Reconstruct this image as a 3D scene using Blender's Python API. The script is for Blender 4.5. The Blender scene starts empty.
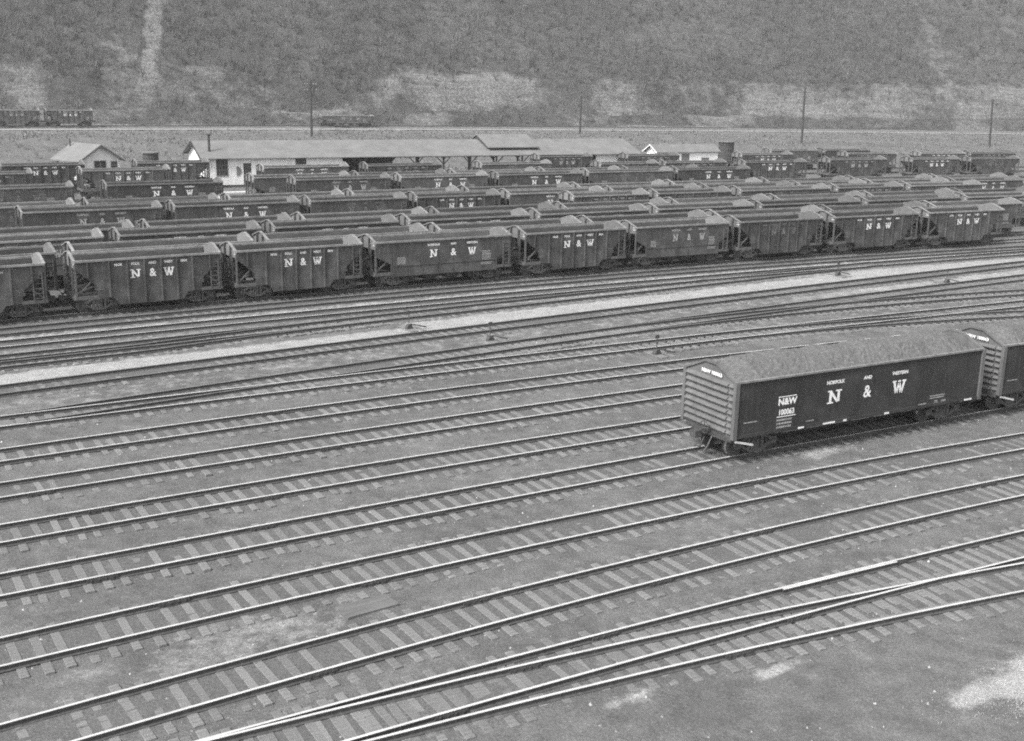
import bpy, bmesh, math, random
import numpy as np
from mathutils import Vector, Matrix, noise
random.seed(7)
R = math.radians
SC = bpy.context.scene
COL = SC.collection

# ------------------------------------------------------------------ valley frame
# s runs along the tracks, w across them (away from the viewer); z = 0 is the rail head
B0 = (-25.2129, 65.5273)
D = (0.870821, 0.491601)
N = (-0.491601, 0.870821)
def curve(s): return -0.0007322 * s * s + 0.0688126 * s - 0.2412934
def P(s, w, z=0.0):
    q = curve(s) + w
    return Vector((B0[0] + D[0] * s + N[0] * q, B0[1] + D[1] * s + N[1] * q, z))
A0 = math.atan2(D[1], D[0])
def heading(s, dw=0.0): return A0 + math.atan(-0.0014644 * s + 0.0688126 + dw)
def sstep(a, b, x):
    t = min(1.0, max(0.0, (x - a) / (b - a)))
    return t * t * (3 - 2 * t)

# ------------------------------------------------------------------ materials
def nt_new(name):
    m = bpy.data.materials.new(name); m.use_nodes = True
    nt = m.node_tree; b = nt.nodes['Principled BSDF']
    return m, nt, b
def g4(v): return (v, v, v, 1.0)
def noise_node(nt, scale, detail=4.0, rough=0.6, vec=None, dist=0.0):
    n = nt.nodes.new('ShaderNodeTexNoise')
    n.inputs['Scale'].default_value = scale; n.inputs['Detail'].default_value = detail
    n.inputs['Roughness'].default_value = rough; n.inputs['Distortion'].default_value = dist
    if vec is not None: nt.links.new(vec, n.inputs['Vector'])
    return n.outputs['Fac']
def maprange(nt, v, a, b, c, d):
    n = nt.nodes.new('ShaderNodeMapRange')
    n.inputs[1].default_value = a; n.inputs[2].default_value = b
    n.inputs[3].default_value = c; n.inputs[4].default_value = d
    nt.links.new(v, n.inputs[0]); return n.outputs[0]
def math_n(nt, op, a, b):
    n = nt.nodes.new('ShaderNodeMath'); n.operation = op
    for i, v in enumerate((a, b)):
        if isinstance(v, (int, float)): n.inputs[i].default_value = v
        else: nt.links.new(v, n.inputs[i])
    return n.outputs[0]
def mix_f(nt, f, a, b):
    n = nt.nodes.new('ShaderNodeMix'); n.data_type = 'FLOAT'
    for i, v in ((0, f), (2, a), (3, b)):
        if isinstance(v, (int, float)): n.inputs[i].default_value = v
        else: nt.links.new(v, n.inputs[i])
    return n.outputs[0]
def coords(nt, kind='Object', scale=None):
    t = nt.nodes.new('ShaderNodeTexCoord'); o = t.outputs[kind]
    if scale:
        mp = nt.nodes.new('ShaderNodeMapping'); mp.inputs['Scale'].default_value = scale
        nt.links.new(o, mp.inputs['Vector']); o = mp.outputs[0]
    return o
def bump(nt, b, h, strength, dist):
    n = nt.nodes.new('ShaderNodeBump'); n.inputs['Strength'].default_value = strength
    n.inputs['Distance'].default_value = dist
    nt.links.new(h, n.inputs['Height']); nt.links.new(n.outputs[0], b.inputs['Normal'])
def to_col(nt, v, b):
    n = nt.nodes.new('ShaderNodeCombineColor')
    for i in range(3): nt.links.new(v, n.inputs[i])
    nt.links.new(n.outputs[0], b.inputs['Base Color'])

def mat_noise(name, lo, hi, rough=0.8, scale=3.0, metal=0.0, bstr=0.0, bscale=None, stretch=None, detail=5.0, tint=False, spec=0.3):
    """grey surface whose tone wanders between lo and hi; tint=True multiplies by the object colour"""
    m, nt, b = nt_new(name)
    v = coords(nt, 'Object', stretch)
    f = noise_node(nt, scale, detail, 0.65, v)
    val = maprange(nt, f, 0.3, 0.7, lo, hi)
    if tint:
        oi = nt.nodes.new('ShaderNodeObjectInfo')
        sp = nt.nodes.new('ShaderNodeSeparateColor'); nt.links.new(oi.outputs['Color'], sp.inputs[0])
        val = math_n(nt, 'MULTIPLY', val, sp.outputs[0])
    to_col(nt, val, b)
    b.inputs['Roughness'].default_value = rough; b.inputs['Metallic'].default_value = metal
    b.inputs['Specular IOR Level'].default_value = spec
    if bstr:
        h = noise_node(nt, bscale or scale * 4, 6.0, 0.7, coords(nt, 'Object'))
        bump(nt, b, h, bstr, 0.05)
    return m

def mat_paint(name, base, rust):
    """dusty black freight-car paint: streaks run down, dust and scrapes in patches"""
    m, nt, b = nt_new(name)
    v = coords(nt, 'Object', (1.6, 1.6, 0.22))
    st = noise_node(nt, 3.0, 6.0, 0.7, v)
    pa = noise_node(nt, 0.7, 4.0, 0.6, coords(nt, 'Object'))
    fi = noise_node(nt, 22.0, 3.0, 0.7, coords(nt, 'Object'))
    a = maprange(nt, st, 0.35, 0.75, base * 0.8, base * 1.35)
    c = mix_f(nt, maprange(nt, pa, 0.46, 0.68, 0.0, 0.85), a, rust)
    sc = maprange(nt, fi, 0.68, 0.74, 0.0, 0.35)
    c = mix_f(nt, sc, c, rust * 1.5)
    oi = nt.nodes.new('ShaderNodeObjectInfo')
    sp = nt.nodes.new('ShaderNodeSeparateColor'); nt.links.new(oi.outputs['Color'], sp.inputs[0])
    c = math_n(nt, 'MULTIPLY', c, sp.outputs[0])
    to_col(nt, c, b)
    b.inputs['Roughness'].default_value = 0.75; b.inputs['Specular IOR Level'].default_value = 0.18
    bump(nt, b, noise_node(nt, 1.6, 3.0, 0.5, coords(nt, 'Object')), 0.25, 0.05)
    return m

M = {}
M['paint'] = mat_paint('car_paint', 0.056, 0.108)
M['paint_new'] = mat_paint('fresh_car_paint', 0.034, 0.055)
M['worn'] = mat_noise('coal_scoured_steel', 0.09, 0.15, 0.7, 1.6, 0.0, 0.2, 9, (1, 1, 0.4), tint=True)
M['rim'] = mat_noise('scuffed_rim', 0.12, 0.24, 0.75, 3.0, tint=True)
M['inner'] = mat_noise('inside_wall_steel', 0.05, 0.105, 0.75, 1.2, 0.0, 0.2, 8, (0.5, 1, 1), tint=True)
M['gond_end_lit'] = mat_noise('sunlit_gondola_end', 0.085, 0.145, 0.8, 2.0, 0.0, 0.1, 8, (1, 1, .4), tint=True)  # same paint as the gondola sides, made paler for sun striking the end
M['endp'] = mat_noise('sunlit_end_paint', 0.1, 0.17, 0.8, 2.0, 0.0, 0.1, 8, (1, 1, .4), tint=True)  # car paint lightened in colour for the sun on the end sheets
M['iron'] = mat_noise('truck_iron', 0.03, 0.085, 0.8, 6.0, 0.0, 0.2, 20)
M['frame_iron'] = mat_noise('dusty_side_frame', 0.06, 0.13, 0.85, 6.0, 0.0, 0.2, 20)
M['tread'] = mat_noise('wheel_tread', 0.4, 0.6, 0.35, 4.0, 0.9)
M['letter'] = mat_noise('white_letter_paint', 0.6, 0.82, 0.8, 7.0)
M['letter_dull'] = mat_noise('weathered_letter_paint', 0.22, 0.46, 0.85, 6.0)
M['letter_worn'] = mat_noise('worn_letter_paint', 0.07, 0.2, 0.85, 5.0)
M['coal'] = mat_noise('coal', 0.07, 0.15, 0.85, 7.0, 0.0, 0.5, 40, detail=8.0, spec=0.4)
M['rail_top'] = mat_noise('polished_rail_head', 0.48, 0.66, 0.42, 0.6, 0.25, spec=.6)  # pale grey base stands in for sky mirrored in the polished heads
M['rail_dull'] = mat_noise('dull_rail_head', 0.14, 0.3, 0.55, 0.6, 0.3)
M['rail_side'] = mat_noise('rusty_rail_side', 0.045, 0.09, 0.85, 8.0)
M['tie'] = mat_noise('weathered_tie', 0.12, 0.21, 0.9, 2.0, 0, 0.5, 12, (0.6, 6, 2), tint=True)
M['white_wall'] = mat_noise('whitewashed_boards', 0.66, 0.88, 0.85, 1.6, 0, 0.15, 6, (1, 1, .15))
M['trim'] = mat_noise('grey_trim', 0.12, 0.2, 0.8, 4.0)
M['roof'] = mat_noise('grey_roofing', 0.135, 0.19, 0.85, 0.5, 0, 0.15, 6)
M['dark'] = mat_noise('dark_timber', 0.035, 0.07, 0.9, 3.0)
M['glass'] = mat_noise('window_glass', 0.03, 0.06, 0.15, 2.0, spec=0.6)
M['pole'] = mat_noise('pole_wood', 0.03, 0.06, 0.9, 5.0, stretch=(4, 4, .3))
M['plank'] = mat_noise('grey_plank', 0.17, 0.3, 0.9, 2.0, 0, .3, 10, (0.5, 5, 2))
M['slab'] = mat_noise('dull_slab', 0.09, 0.15, 0.9, 2.0, 0, .3, 10, (0.5, 5, 2))
M['pale'] = mat_noise('pale_metal', 0.4, 0.6, 0.6, 2.0)
M['stone'] = mat_noise('pale_stone', 0.12, 0.5, 0.9, 4.0)
M['twig'] = mat_noise('bare_twigs', 0.06, 0.15, 0.95, 0.09, tint=False)
M['bank_weed'] = mat_noise('dry_bank_weeds', 0.09, 0.24, 0.95, 0.8)
M['weed'] = mat_noise('dead_grass', 0.3, 0.55, 0.95, 3.0)

def ground_material(name):
    m, nt, b = nt_new(name)
    v = coords(nt, 'Object')
    def attr(n):
        a = nt.nodes.new('ShaderNodeAttribute'); a.attribute_name = n; return a.outputs['Fac']
    big = noise_node(nt, 0.16, 5.0, 0.6, v)
    mid = noise_node(nt, 1.4, 6.0, 0.7, v)
    fine = noise_node(nt, 14.0, 4.0, 0.8, v)
    a = maprange(nt, mid, 0.28, 0.72, 0.085, 0.158)
    a = math_n(nt, 'MULTIPLY', a, maprange(nt, big, 0.3, 0.7, 0.82, 1.18))
    # dark oily cinders between the rails
    a = mix_f(nt, math_n(nt, 'MULTIPLY', attr('cinder'), maprange(nt, mid, .3, .7, .35, .8)), a, 0.1)
    # pale crushed stone, its edge broken by noise
    gv = math_n(nt, 'ADD', attr('gravel'), maprange(nt, mid, 0.2, 0.8, -0.5, 0.5))
    gm = maprange(nt, gv, 0.2, 0.85, 0.0, 1.0)
    a = mix_f(nt, gm, a, maprange(nt, math_n(nt, 'ADD', math_n(nt, 'MULTIPLY', fine, .5), math_n(nt, 'MULTIPLY', mid, .5)), 0.33, 0.67, 0.2, 0.36))
    # grain
    a = math_n(nt, 'MULTIPLY', a, maprange(nt, fine, 0.25, 0.75, 0.55, 1.45))
    # scattered pale chips
    vo = nt.nodes.new('ShaderNodeTexVoronoi'); vo.inputs['Scale'].default_value = 2.6
    nt.links.new(v, vo.inputs['Vector'])
    chip = maprange(nt, vo.outputs['Distance'], 0.05, 0.1, 1.0, 0.0)
    chip = math_n(nt, 'MULTIPLY', chip, maprange(nt, noise_node(nt, 0.5, 2, .5, v), .5, .62, 0.0, .8))
    a = mix_f(nt, chip, a, 0.34)
    to_col(nt, a, b)
    b.inputs['Roughness'].default_value = 0.95; b.inputs['Specular IOR Level'].default_value = 0.15
    bump(nt, b, math_n(nt, 'ADD', math_n(nt, 'MULTIPLY', mid, 1.2), fine), 0.55, 0.06)
    return m
M['ground'] = ground_material('cinder_ground')

def hill_material(name):
    m, nt, b = nt_new(name)
    v = coords(nt, 'Object')
    a_ = nt.nodes.new('ShaderNodeAttribute'); a_.attribute_name = 'rock'
    big = noise_node(nt, 0.03, 5.0, 0.6, v)
    mid = noise_node(nt, 0.35, 7.0, 0.7, v)
    fine = noise_node(nt, 1.8, 5.0, 0.75, v)
    base = maprange(nt, mid, 0.3, 0.7, 0.045, 0.105)
    base = math_n(nt, 'MULTIPLY', base, maprange(nt, big, 0.3, 0.7, 0.75, 1.25))
    lay = noise_node(nt, 0.5, 5.0, 0.7, coords(nt, 'Object', (0.25, 0.25, 3.0)))
    rk = maprange(nt, math_n(nt, 'ADD', math_n(nt, 'MULTIPLY', lay, .5), math_n(nt, 'MULTIPLY', fine, .5)), 0.35, 0.65, 0.08, 0.23)
    f = math_n(nt, 'ADD', a_.outputs['Fac'], maprange(nt, mid, 0.2, 0.8, -0.45, 0.45))
    f = maprange(nt, f, 0.3, 0.75, 0.0, 1.0)
    c = mix_f(nt, f, base, rk)
    c = math_n(nt, 'MULTIPLY', c, maprange(nt, fine, 0.25, 0.75, 0.62, 1.38))
    to_col(nt, c, b)
    b.inputs['Roughness'].default_value = 0.95; b.inputs['Specular IOR Level'].default_value = 0.1
    bump(nt, b, math_n(nt, 'ADD', mid, fine), 0.8, 0.5)
    return m
M['hill'] = hill_material('wooded_hill')

# ------------------------------------------------------------------ mesh builder
class MB:
    def __init__(self): self.v = []; self.f = []; self.m = []; self.mi = 0
    def add(self, vs, fs):
        o = len(self.v); self.v += [tuple(x) for x in vs]
        for f in fs: self.f.append(tuple(o + i for i in f)); self.m.append(self.mi)
        return self
    def box(self, x0, x1, y0, y1, z0, z1):
        return self.add([(x, y, z) for x in (x0, x1) for y in (y0, y1) for z in (z0, z1)],
            [(0, 1, 3, 2), (4, 6, 7, 5), (0, 4, 5, 1), (2, 3, 7, 6), (0, 2, 6, 4), (1, 5, 7, 3)])
    def prism(self, poly, a, b, axis='y'):
        """poly of 2-D points; extruded along axis from a to b. axis y: (x,z); axis x: (y,z); axis z: (x,y)"""
        n = len(poly)
        def mk(p, t):
            return (p[0], t, p[1]) if axis == 'y' else ((t, p[0], p[1]) if axis == 'x' else (p[0], p[1], t))
        vs = [mk(p, a) for p in poly] + [mk(p, b) for p in poly]
        fs = [tuple(range(n))[::-1], tuple(range(n, 2 * n))] + [(i, (i + 1) % n, n + (i + 1) % n, n + i) for i in range(n)]
        return self.add(vs, fs)
    def bar(self, p, q, w=0.06, h=None):
        h = h or w; p = Vector(p); q = Vector(q); d = (q - p).normalized()
        up = Vector((0, 0, 1)) if abs(d.z) < 0.95 else Vector((0, 1, 0))
        a = d.cross(up).normalized() * w / 2; b = a.cross(d).normalized() * h / 2
        vs = [p - a - b, p + a - b, p + a + b, p - a + b, q - a - b, q + a - b, q + a + b, q - a + b]
        return self.add(vs, [(3, 2, 1, 0), (4, 5, 6, 7), (0, 1, 5, 4), (1, 2, 6, 5), (2, 3, 7, 6), (3, 0, 4, 7)])
    def tube(self, p, q, r0, r1=None, n=8, caps=True):
        r1 = r0 if r1 is None else r1; p = Vector(p); q = Vector(q); d = (q - p).normalized()
        up = Vector((0, 0, 1)) if abs(d.z) < 0.95 else Vector((0, 1, 0))
        a = d.cross(up).normalized(); b = a.cross(d).normalized()
        vs = [p + (a * math.cos(t) + b * math.sin(t)) * r0 for t in [2 * math.pi * i / n for i in range(n)]]
        vs += [q + (a * math.cos(t) + b * math.sin(t)) * r1 for t in [2 * math.pi * i / n for i in range(n)]]
        fs = [(i, (i + 1) % n, n + (i + 1) % n, n + i) for i in range(n)]
        if caps: fs += [tuple(range(n))[::-1], tuple(range(n, 2 * n))]
        return self.add(vs, fs)
    def ring(self, c, axis, R_, r, n=16, k=6):
        c = Vector(c); ax = Vector(axis).normalized()
        u = ax.orthogonal().normalized(); w = ax.cross(u)
        vs = []
        for i in range(n):
            t = 2 * math.pi * i / n; e = u * math.cos(t) + w * math.sin(t)
            for j in range(k):
                f = 2 * math.pi * j / k; vs.append(c + e * (R_ + r * math.cos(f)) + ax * r * math.sin(f))
        fs = [(i * k + j, ((i + 1) % n) * k + j, ((i + 1) % n) * k + (j + 1) % k, i * k + (j + 1) % k) for i in range(n) for j in range(k)]
        return self.add(vs, fs)
    def mesh(self, name, mats):
        me = bpy.data.meshes.new(name)
        me.from_pydata(self.v, [], self.f)
        for m in mats: me.materials.append(m)
        if len(mats) > 1: me.polygons.foreach_set('material_index', self.m)
        bm = bmesh.new(); bm.from_mesh(me); bmesh.ops.recalc_face_normals(bm, faces=bm.faces); bm.to_mesh(me); bm.free()
        me.update(); return me
    def build(self, name, mat, parent=None, label=None):
        me = self.mesh(name, mat if isinstance(mat, (list, tuple)) else [mat])
        return link(name, me, parent, label)
def link(name, me, parent=None, label=None):
    o = bpy.data.objects.new(name, me); COL.objects.link(o)
    if parent is not None: o.parent = parent
    if label: o['label'] = label
    return o
def tag(o, label=None, cat=None, group=None, kind=None):
    if label: o['label'] = label
    if cat: o['category'] = cat
    if group: o['group'] = group
    if kind: o['kind'] = kind
    return o
def empty(name, loc, rz=0.0):
    o = bpy.data.objects.new(name, None); COL.objects.link(o)
    o.empty_display_size = 0.5; o.location = loc; o.rotation_euler = (0, 0, rz); return o
KIDS = {}
def kids(o):
    return [c for c in ALL_CH.get(o.name, [])]
ALL_CH = {}
def index_children():
    ALL_CH.clear()
    for o in COL.objects:
        if o.parent: ALL_CH.setdefault(o.parent.name, []).append(o)
def copy_tree(src, parent=None):
    c = src.copy(); COL.objects.link(c); c.parent = parent
    for ch in ALL_CH.get(src.name, []): copy_tree(ch, c)
    return c
def tree(o):
    out = [o]
    for ch in o.children: out += tree(ch)
    return out

# ------------------------------------------------------------------ lettering
def font_polys(txt, size, bold=0.0, align='CENTER'):
    cu = bpy.data.curves.new('t', 'FONT'); cu.body = txt; cu.size = size; cu.align_x = align; cu.align_y = 'CENTER'
    cu.resolution_u = 3; cu.offset = bold
    ob = bpy.data.objects.new('t', cu); COL.objects.link(ob)
    dg = bpy.context.evaluated_depsgraph_get(); ev = ob.evaluated_get(dg); me = ev.to_mesh()
    vs = [tuple(v.co) for v in me.vertices]; fs = [tuple(p.vertices) for p in me.polygons]
    ev.to_mesh_clear(); bpy.data.objects.remove(ob); bpy.data.curves.remove(cu)
    return vs, fs
def place_text(mb, txt, size, x, z, y, bold=0.0, sx=1.0, flip=False):
    """write on the plane y=const, read from -y (flip: from +y)"""
    vs, fs = font_polys(txt, size, bold)
    k = -1 if flip else 1
    mb.add([(k * (v[0] * sx) + x, y, v[1] + z) for v in vs], fs)
def slab_N(mb, x, z, h, w, y, k=1):
    t = w * 0.17; s = h * 0.11; e = w * 0.13
    def rect(a, b, c, d): mb.add([(x + k * a, y, z + c), (x + k * b, y, z + c), (x + k * b, y, z + d), (x + k * a, y, z + d)], [(0, 1, 2, 3)])
    H = h / 2; W = w / 2
    rect(-W + e, -W + e + t, -H + s, H - s); rect(W - e - t, W - e, -H + s, H - s)
    rect(-W, -W + 2 * e + t, -H, -H + s); rect(-W, -W + e + t, H - s, H); rect(W - 2 * e - t, W, H - s, H)
    mb.add([(x + k * (-W + e + t), y, z + H - s * .6), (x + k * (-W + e + t), y, z + H - s - h * .28), (x + k * (W - e - t), y, z - H), (x + k * (W - e - t), y, z - H + h * .28)], [(0, 1, 2, 3)])
def slab_W(mb, x, z, h, w, y, k=1):
    s = h * 0.11; H = h / 2; W = w / 2; t = w * 0.15
    def rect(a, b, c, d): mb.add([(x + k * a, y, z + c), (x + k * b, y, z + c), (x + k * b, y, z + d), (x + k * a, y, z + d)], [(0, 1, 2, 3)])
    def stroke(x0, x1): mb.add([(x + k * (x0 - t / 2), y, z + H - s), (x + k * (x0 + t / 2), y, z + H - s), (x + k * (x1 + t / 2), y, z - H), (x + k * (x1 - t / 2), y, z - H)], [(0, 1, 2, 3)])
    rect(-W, -W * .42, H - s, H); rect(W * .42, W, H - s, H); rect(-W * .2, W * .2, H - s, H)
    stroke(-W * .72, -W * .38); stroke(0, -W * .32); stroke(0, W * .32); stroke(W * .72, W * .38)

# ------------------------------------------------------------------ tracks (s, w) centre lines
TRK = [  # name key, polynomial of the centre line, s range seen, polished heads, words
 ('A', (-0.00053, -0.05195, -47.99465), (-12, 24), True),
 ('B', (-0.00167, -0.10859, -48.32596), (-8, 22), True),
 ('T2', (-0.00128, -0.00744, -44.82855), (-11, 25), True),
 ('T3', (-0.00078, -0.02944, -40.87951), (-13, 30), True),
 ('T4', (0.00014, -0.03964, -37.0047), (-13, 36), True),
 ('T5', (-0.00052, -0.038, -33.09936), (-12, 40), True),
 ('T6', (-0.00009, -0.03429, -29.08131), (-12, 44), True),
 ('T7', (-0.00047, -0.02456, -25.11443), (-11, 48), True),
 ('J', (0.00025, -0.04002, -20.78817), (-10, 52), True),
 ('J2', (-0.0009, -0.0300, -20.95), (26, 53), False),
 ('I', (0.00009, 0.07322, -19.93911), (-14, 56), False),
 ('I2', (-0.00308, 0.235, -22.31933), (17, 54), False),
 ('G', (0.00034, 0.04935, -15.14063), (-10, 62), False),
 ('R', (0.00082, 0.01576, -9.33619), (-9, 60), False),
 ('R2', (0.0, 0.022, -10.40), (-9, 18), False),
 ('Q', (0.00002, 0.00705, -6.05306), (-8, 68), True),
 ('P', (-0.00026, 0.01832, -2.85991), (-8, 70), False),
]
ROWS = [0.0, 1.0, 2.5, 3.45, 5.5, 6.5, 7.6, 11.6, 12.6, 15.7, 18.55, 20.8]
def roww(k): return 3.95 * k + 0.75
def tw(co, s): return co[0] * s * s + co[1] * s + co[2]
TERRACE_W = 186.6

def yard_tracks(s):
    out = []
    for key, co, (a, b), pol in TRK:
        if a - 3 <= s <= b + 8 and key not in ('I2', 'J2', 'R2'): out.append(tw(co, s) if key != 'R' else min(tw(co, s), tw(TRK[15][1], s)))
    for k in ROWS: out.append(roww(k))
    return out

def terrain(s, w):
    """smooth height without the fine yard relief"""
    if w < 84: return -0.30
    n1 = noise.noise((s * 0.03, w * 0.05, 0)) ; n2 = noise.noise((s * 0.12, w * 0.16, 4))
    if w < 191:
        z = -0.30 + 0.35 * sstep(84, 102, w) + 2.2 * sstep(100, 168, w)
        bumpy = sstep(88, 100, w) * (1 - sstep(160, 169, w))
        return z + bumpy * (0.45 * n1 + 0.3 * n2)
    z = 2.25
    ww = w + 2.5 * noise.noise((s * 0.025, 7.3, 0)) + 1.2 * noise.noise((s * 0.09, 3.3, 0))
    z += 3.2 * sstep(191, 197, ww) + 7.0 * sstep(199.5, 206, ww) + max(0.0, ww - 204) * 0.62
    am = sstep(191, 200, w)
    z += am * (2.2 * noise.noise((s * 0.018, w * 0.02, 9)) * sstep(205, 240, w) * 3 + 0.9 * n2 * 1.2 + 0.5 * noise.noise((s * .4, w * .4, 2)))
    return z

# rock scars on the hill: (s, w0, w1, half width)
SCARS = []
def rockmask(s, w):
    r = 0.0
    if 189 < w < 212:
        a = noise.noise((s * 0.02, 1.7, 5)) + 0.6 * noise.noise((s * 0.07, w * .1, 8))
        wj = w + 4.5 * noise.noise((s * .05, 2.2, 1)) + 2.0 * noise.noise((s * .2, 5.1, 1))
        r = .88 * sstep(196, 202, wj) * (1 - sstep(204, 212, wj)) * sstep(-0.35, 0.45, a)
        r = max(r, 0.7 * sstep(-0.15, 0.4, noise.noise((s * 0.05, w * 0.12, 3))) * (1 - sstep(200, 212, w)))
    for (sc, w0, w1, h, dr, am) in SCARS:
        if w0 < w < w1:
            c = sc + dr * (w - w0)
            wd = h * (1.0 + 0.5 * noise.noise((w * .12, sc, 0)))
            r = max(r, (1 - sstep(wd * .5, wd * 1.3, abs(s - c))) * sstep(w0, w0 + 4, w) * (1 - sstep(w1 - 12, w1, w)) * am)
    return r
SCARS += [(46, 198, 246, 2.2, 0.33, .9), (40, 196, 224, 5, .2, .45), (266, 196, 250, 4, 0.55, .5), (296, 196, 222, 6, 0.5, .55), (66, 197, 212, 14, .2, .45), (128, 198, 220, 9, .3, .4), (190, 198, 216, 12, .3, .4), (230, 197, 214, 10, .3, .4)]

def frange(a, b, st):
    n = max(1, int(round((b - a) / st))); return [a + (b - a) * i / n for i in range(n)]
S_LIST = frange(-160, -36, 8) + frange(-36, 72, 0.55) + frange(72, 180, 1.6) + frange(180, 520, 5) + [520]
W_LIST = frange(-110, -58, 3) + frange(-58, 0, 0.17) + frange(0, 84, 0.45) + frange(84, 191, 1.1) + [191]
H_LIST = frange(191, 214, 0.8) + frange(214, 270, 1.8) + frange(270, 520, 7) + [520]

CRIBS = [(13, 8.5, 15.5), (10, 19.5, 24.5), (8, 25.5, 31.0)]   # dug-out ties at the switches: R, I, J
SPOTS = [(7.9, -50.95, .5, .2, 1.5), (4.0, -50.2, .5, .2, 1.2), (11.3, -54.2, .7, .3, 1.4), (12.6, -54.3, .9, .45, 1.5), (13.8, -53.9, .9, .4, 1.4), (21.4, -39.3, 1.6, .5, .8), (-9, -21, 3, 1, .6)]
def build_ground():
    S = np.array(S_LIST); W = np.array(W_LIST); ns, nw = len(S), len(W)
    Z = np.zeros((ns, nw)); G = np.zeros((ns, nw)); C = np.zeros((ns, nw))
    yard = W < 84
    rng = np.random.RandomState(3)
    rg = rng.normal(0, 1, (ns, nw))
    for i, s in enumerate(S):
        z = np.array([-0.215 + .075 * noise.noise((s * .4, w_ * .35, 1.0)) + .03 * noise.noise((s * 1.3, w_ * 1.3, 5.0)) if w_ < 0 else -.28 for w_ in W])
        c = np.zeros(nw)
        for t in yard_tracks(s):
            d = np.abs(W - t)
            hump = np.clip((1.55 - d) / 0.55, 0, 1)
            z = np.maximum(z, np.where(hump > 0, -.24 + .064 * hump, -1))
            c = np.maximum(c, np.clip((1.3 - d) / 0.4, 0, 1))
            z = np.where(d < 1.0, np.minimum(z, -.174), z)
        for (tk, sa_, sb_) in CRIBS:
            if sa_ < s < sb_:
                dd = np.abs(W - tw(TRK[tk][1], s)); z = np.where(dd < 1.5, np.minimum(z, -.275), z); c = np.where(dd < 1.5, 1.0, c)
        z = z + (0.004 + 0.009 * (1 - c)) * rg[i] + 0.014 * c * np.sin(s * .37 + W * .11) * np.sin(s * .113 + W) + 0.02 * np.sin(W * 1.7 + s * .9) * np.sin(s * .63 + W * .31) * (1 - c)
        for j in np.nonzero(~yard)[0]: z[j] = terrain(s, W[j]) + 0.05 * rg[i, j]
        Z[i] = z; C[i] = c
        # pale stone: the service path and the strips beside it
        r_ = min(tw(TRK[13][1], s), tw(TRK[15][1], s)) - 1.3; g_ = tw(TRK[12][1], s) + 1.0
        if s < 16: r_ = min(r_, tw(TRK[14][1], s) - 1.25)
        path = np.clip((r_ + .15 - W) / 0.55, 0, 1) * np.clip((W - g_ + .2) / 0.5, 0, 1)
        pq = np.clip(1 - np.abs(W - (tw(TRK[15][1], s) + 1.65)) / 0.75, 0, 1) * 0.95
        qr = np.clip(1 - np.abs(W - (tw(TRK[15][1], s) - 1.75)) / 0.8, 0, 1) * 0.75
        pr = np.clip(1 - np.abs(W - (tw(TRK[16][1], s) + 1.45)) / 0.45, 0, 1) * 0.65
        gi = np.clip((tw(TRK[12][1], s) - 1.1 - W) / .5, 0, 1) * np.clip((W - tw(TRK[10][1], s) - 1.1) / .6, 0, 1) * (0.26 + 0.5 * min(1, max(0, (s - 40) / 12)))
        ji = np.clip((tw(TRK[10][1], s) - 1.0 - W) / .4, 0, 1) * np.clip((W - tw(TRK[8][1], s) - 1.0) / .5, 0, 1) * .2
        lo = np.maximum(np.exp(-((W + 42.8) / 1.0) ** 2) * np.exp(-((s + 3.0) / 3.5) ** 2) * .5, 0)
        bank = np.where(W > 90, 0.04, 0.0) + np.where(W > 163, 0.22, 0.0)
        spots = np.zeros(nw)
        for (ss, sw_, rs, rw, am) in SPOTS: spots = np.maximum(spots, am * np.exp(-((s - ss) / rs) ** 2 - ((W - sw_) / rw) ** 2))
        G[i] = np.maximum.reduce([path, pq, qr, pr, gi, ji, lo, bank, spots])
    verts = []
    for i, s in enumerate(S):
        q = curve(s) + W
        X = B0[0] + D[0] * s + N[0] * q; Y = B0[1] + D[1] * s + N[1] * q
        verts.append(np.stack([X, Y, Z[i]], 1))
    V = np.concatenate(verts)
    me = grid_mesh('ground', V, ns, nw)
    for nm, A in (('gravel', G), ('cinder', C)):
        at = me.attributes.new(nm, 'FLOAT', 'POINT'); at.data.foreach_set('value', A.reshape(-1).astype(np.float32))
    me.materials.append(M['ground'])
    o = link('ground', me); tag(o, 'grey cinder floor of the yard with a pale service path', 'ground', kind='structure')
    return Z[:, -1]
def grid_mesh(name, V, ns, nw):
    me = bpy.data.meshes.new(name)
    me.vertices.add(len(V)); me.vertices.foreach_set('co', V.astype(np.float32).reshape(-1))
    i, j = np.meshgrid(np.arange(ns - 1), np.arange(nw - 1), indexing='ij')
    a = (i * nw + j).reshape(-1)
    F = np.stack([a, a + nw, a + nw + 1, a + 1], 1).astype(np.int32)
    nf = len(F)
    me.loops.add(nf * 4); me.loops.foreach_set('vertex_index', F.reshape(-1))
    me.polygons.add(nf); me.polygons.foreach_set('loop_start', np.arange(0, nf * 4, 4, dtype=np.int32))
    me.polygons.foreach_set('use_smooth', np.ones(nf, dtype=bool))
    me.update(calc_edges=True); me.validate(); return me
edge = build_ground()

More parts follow.
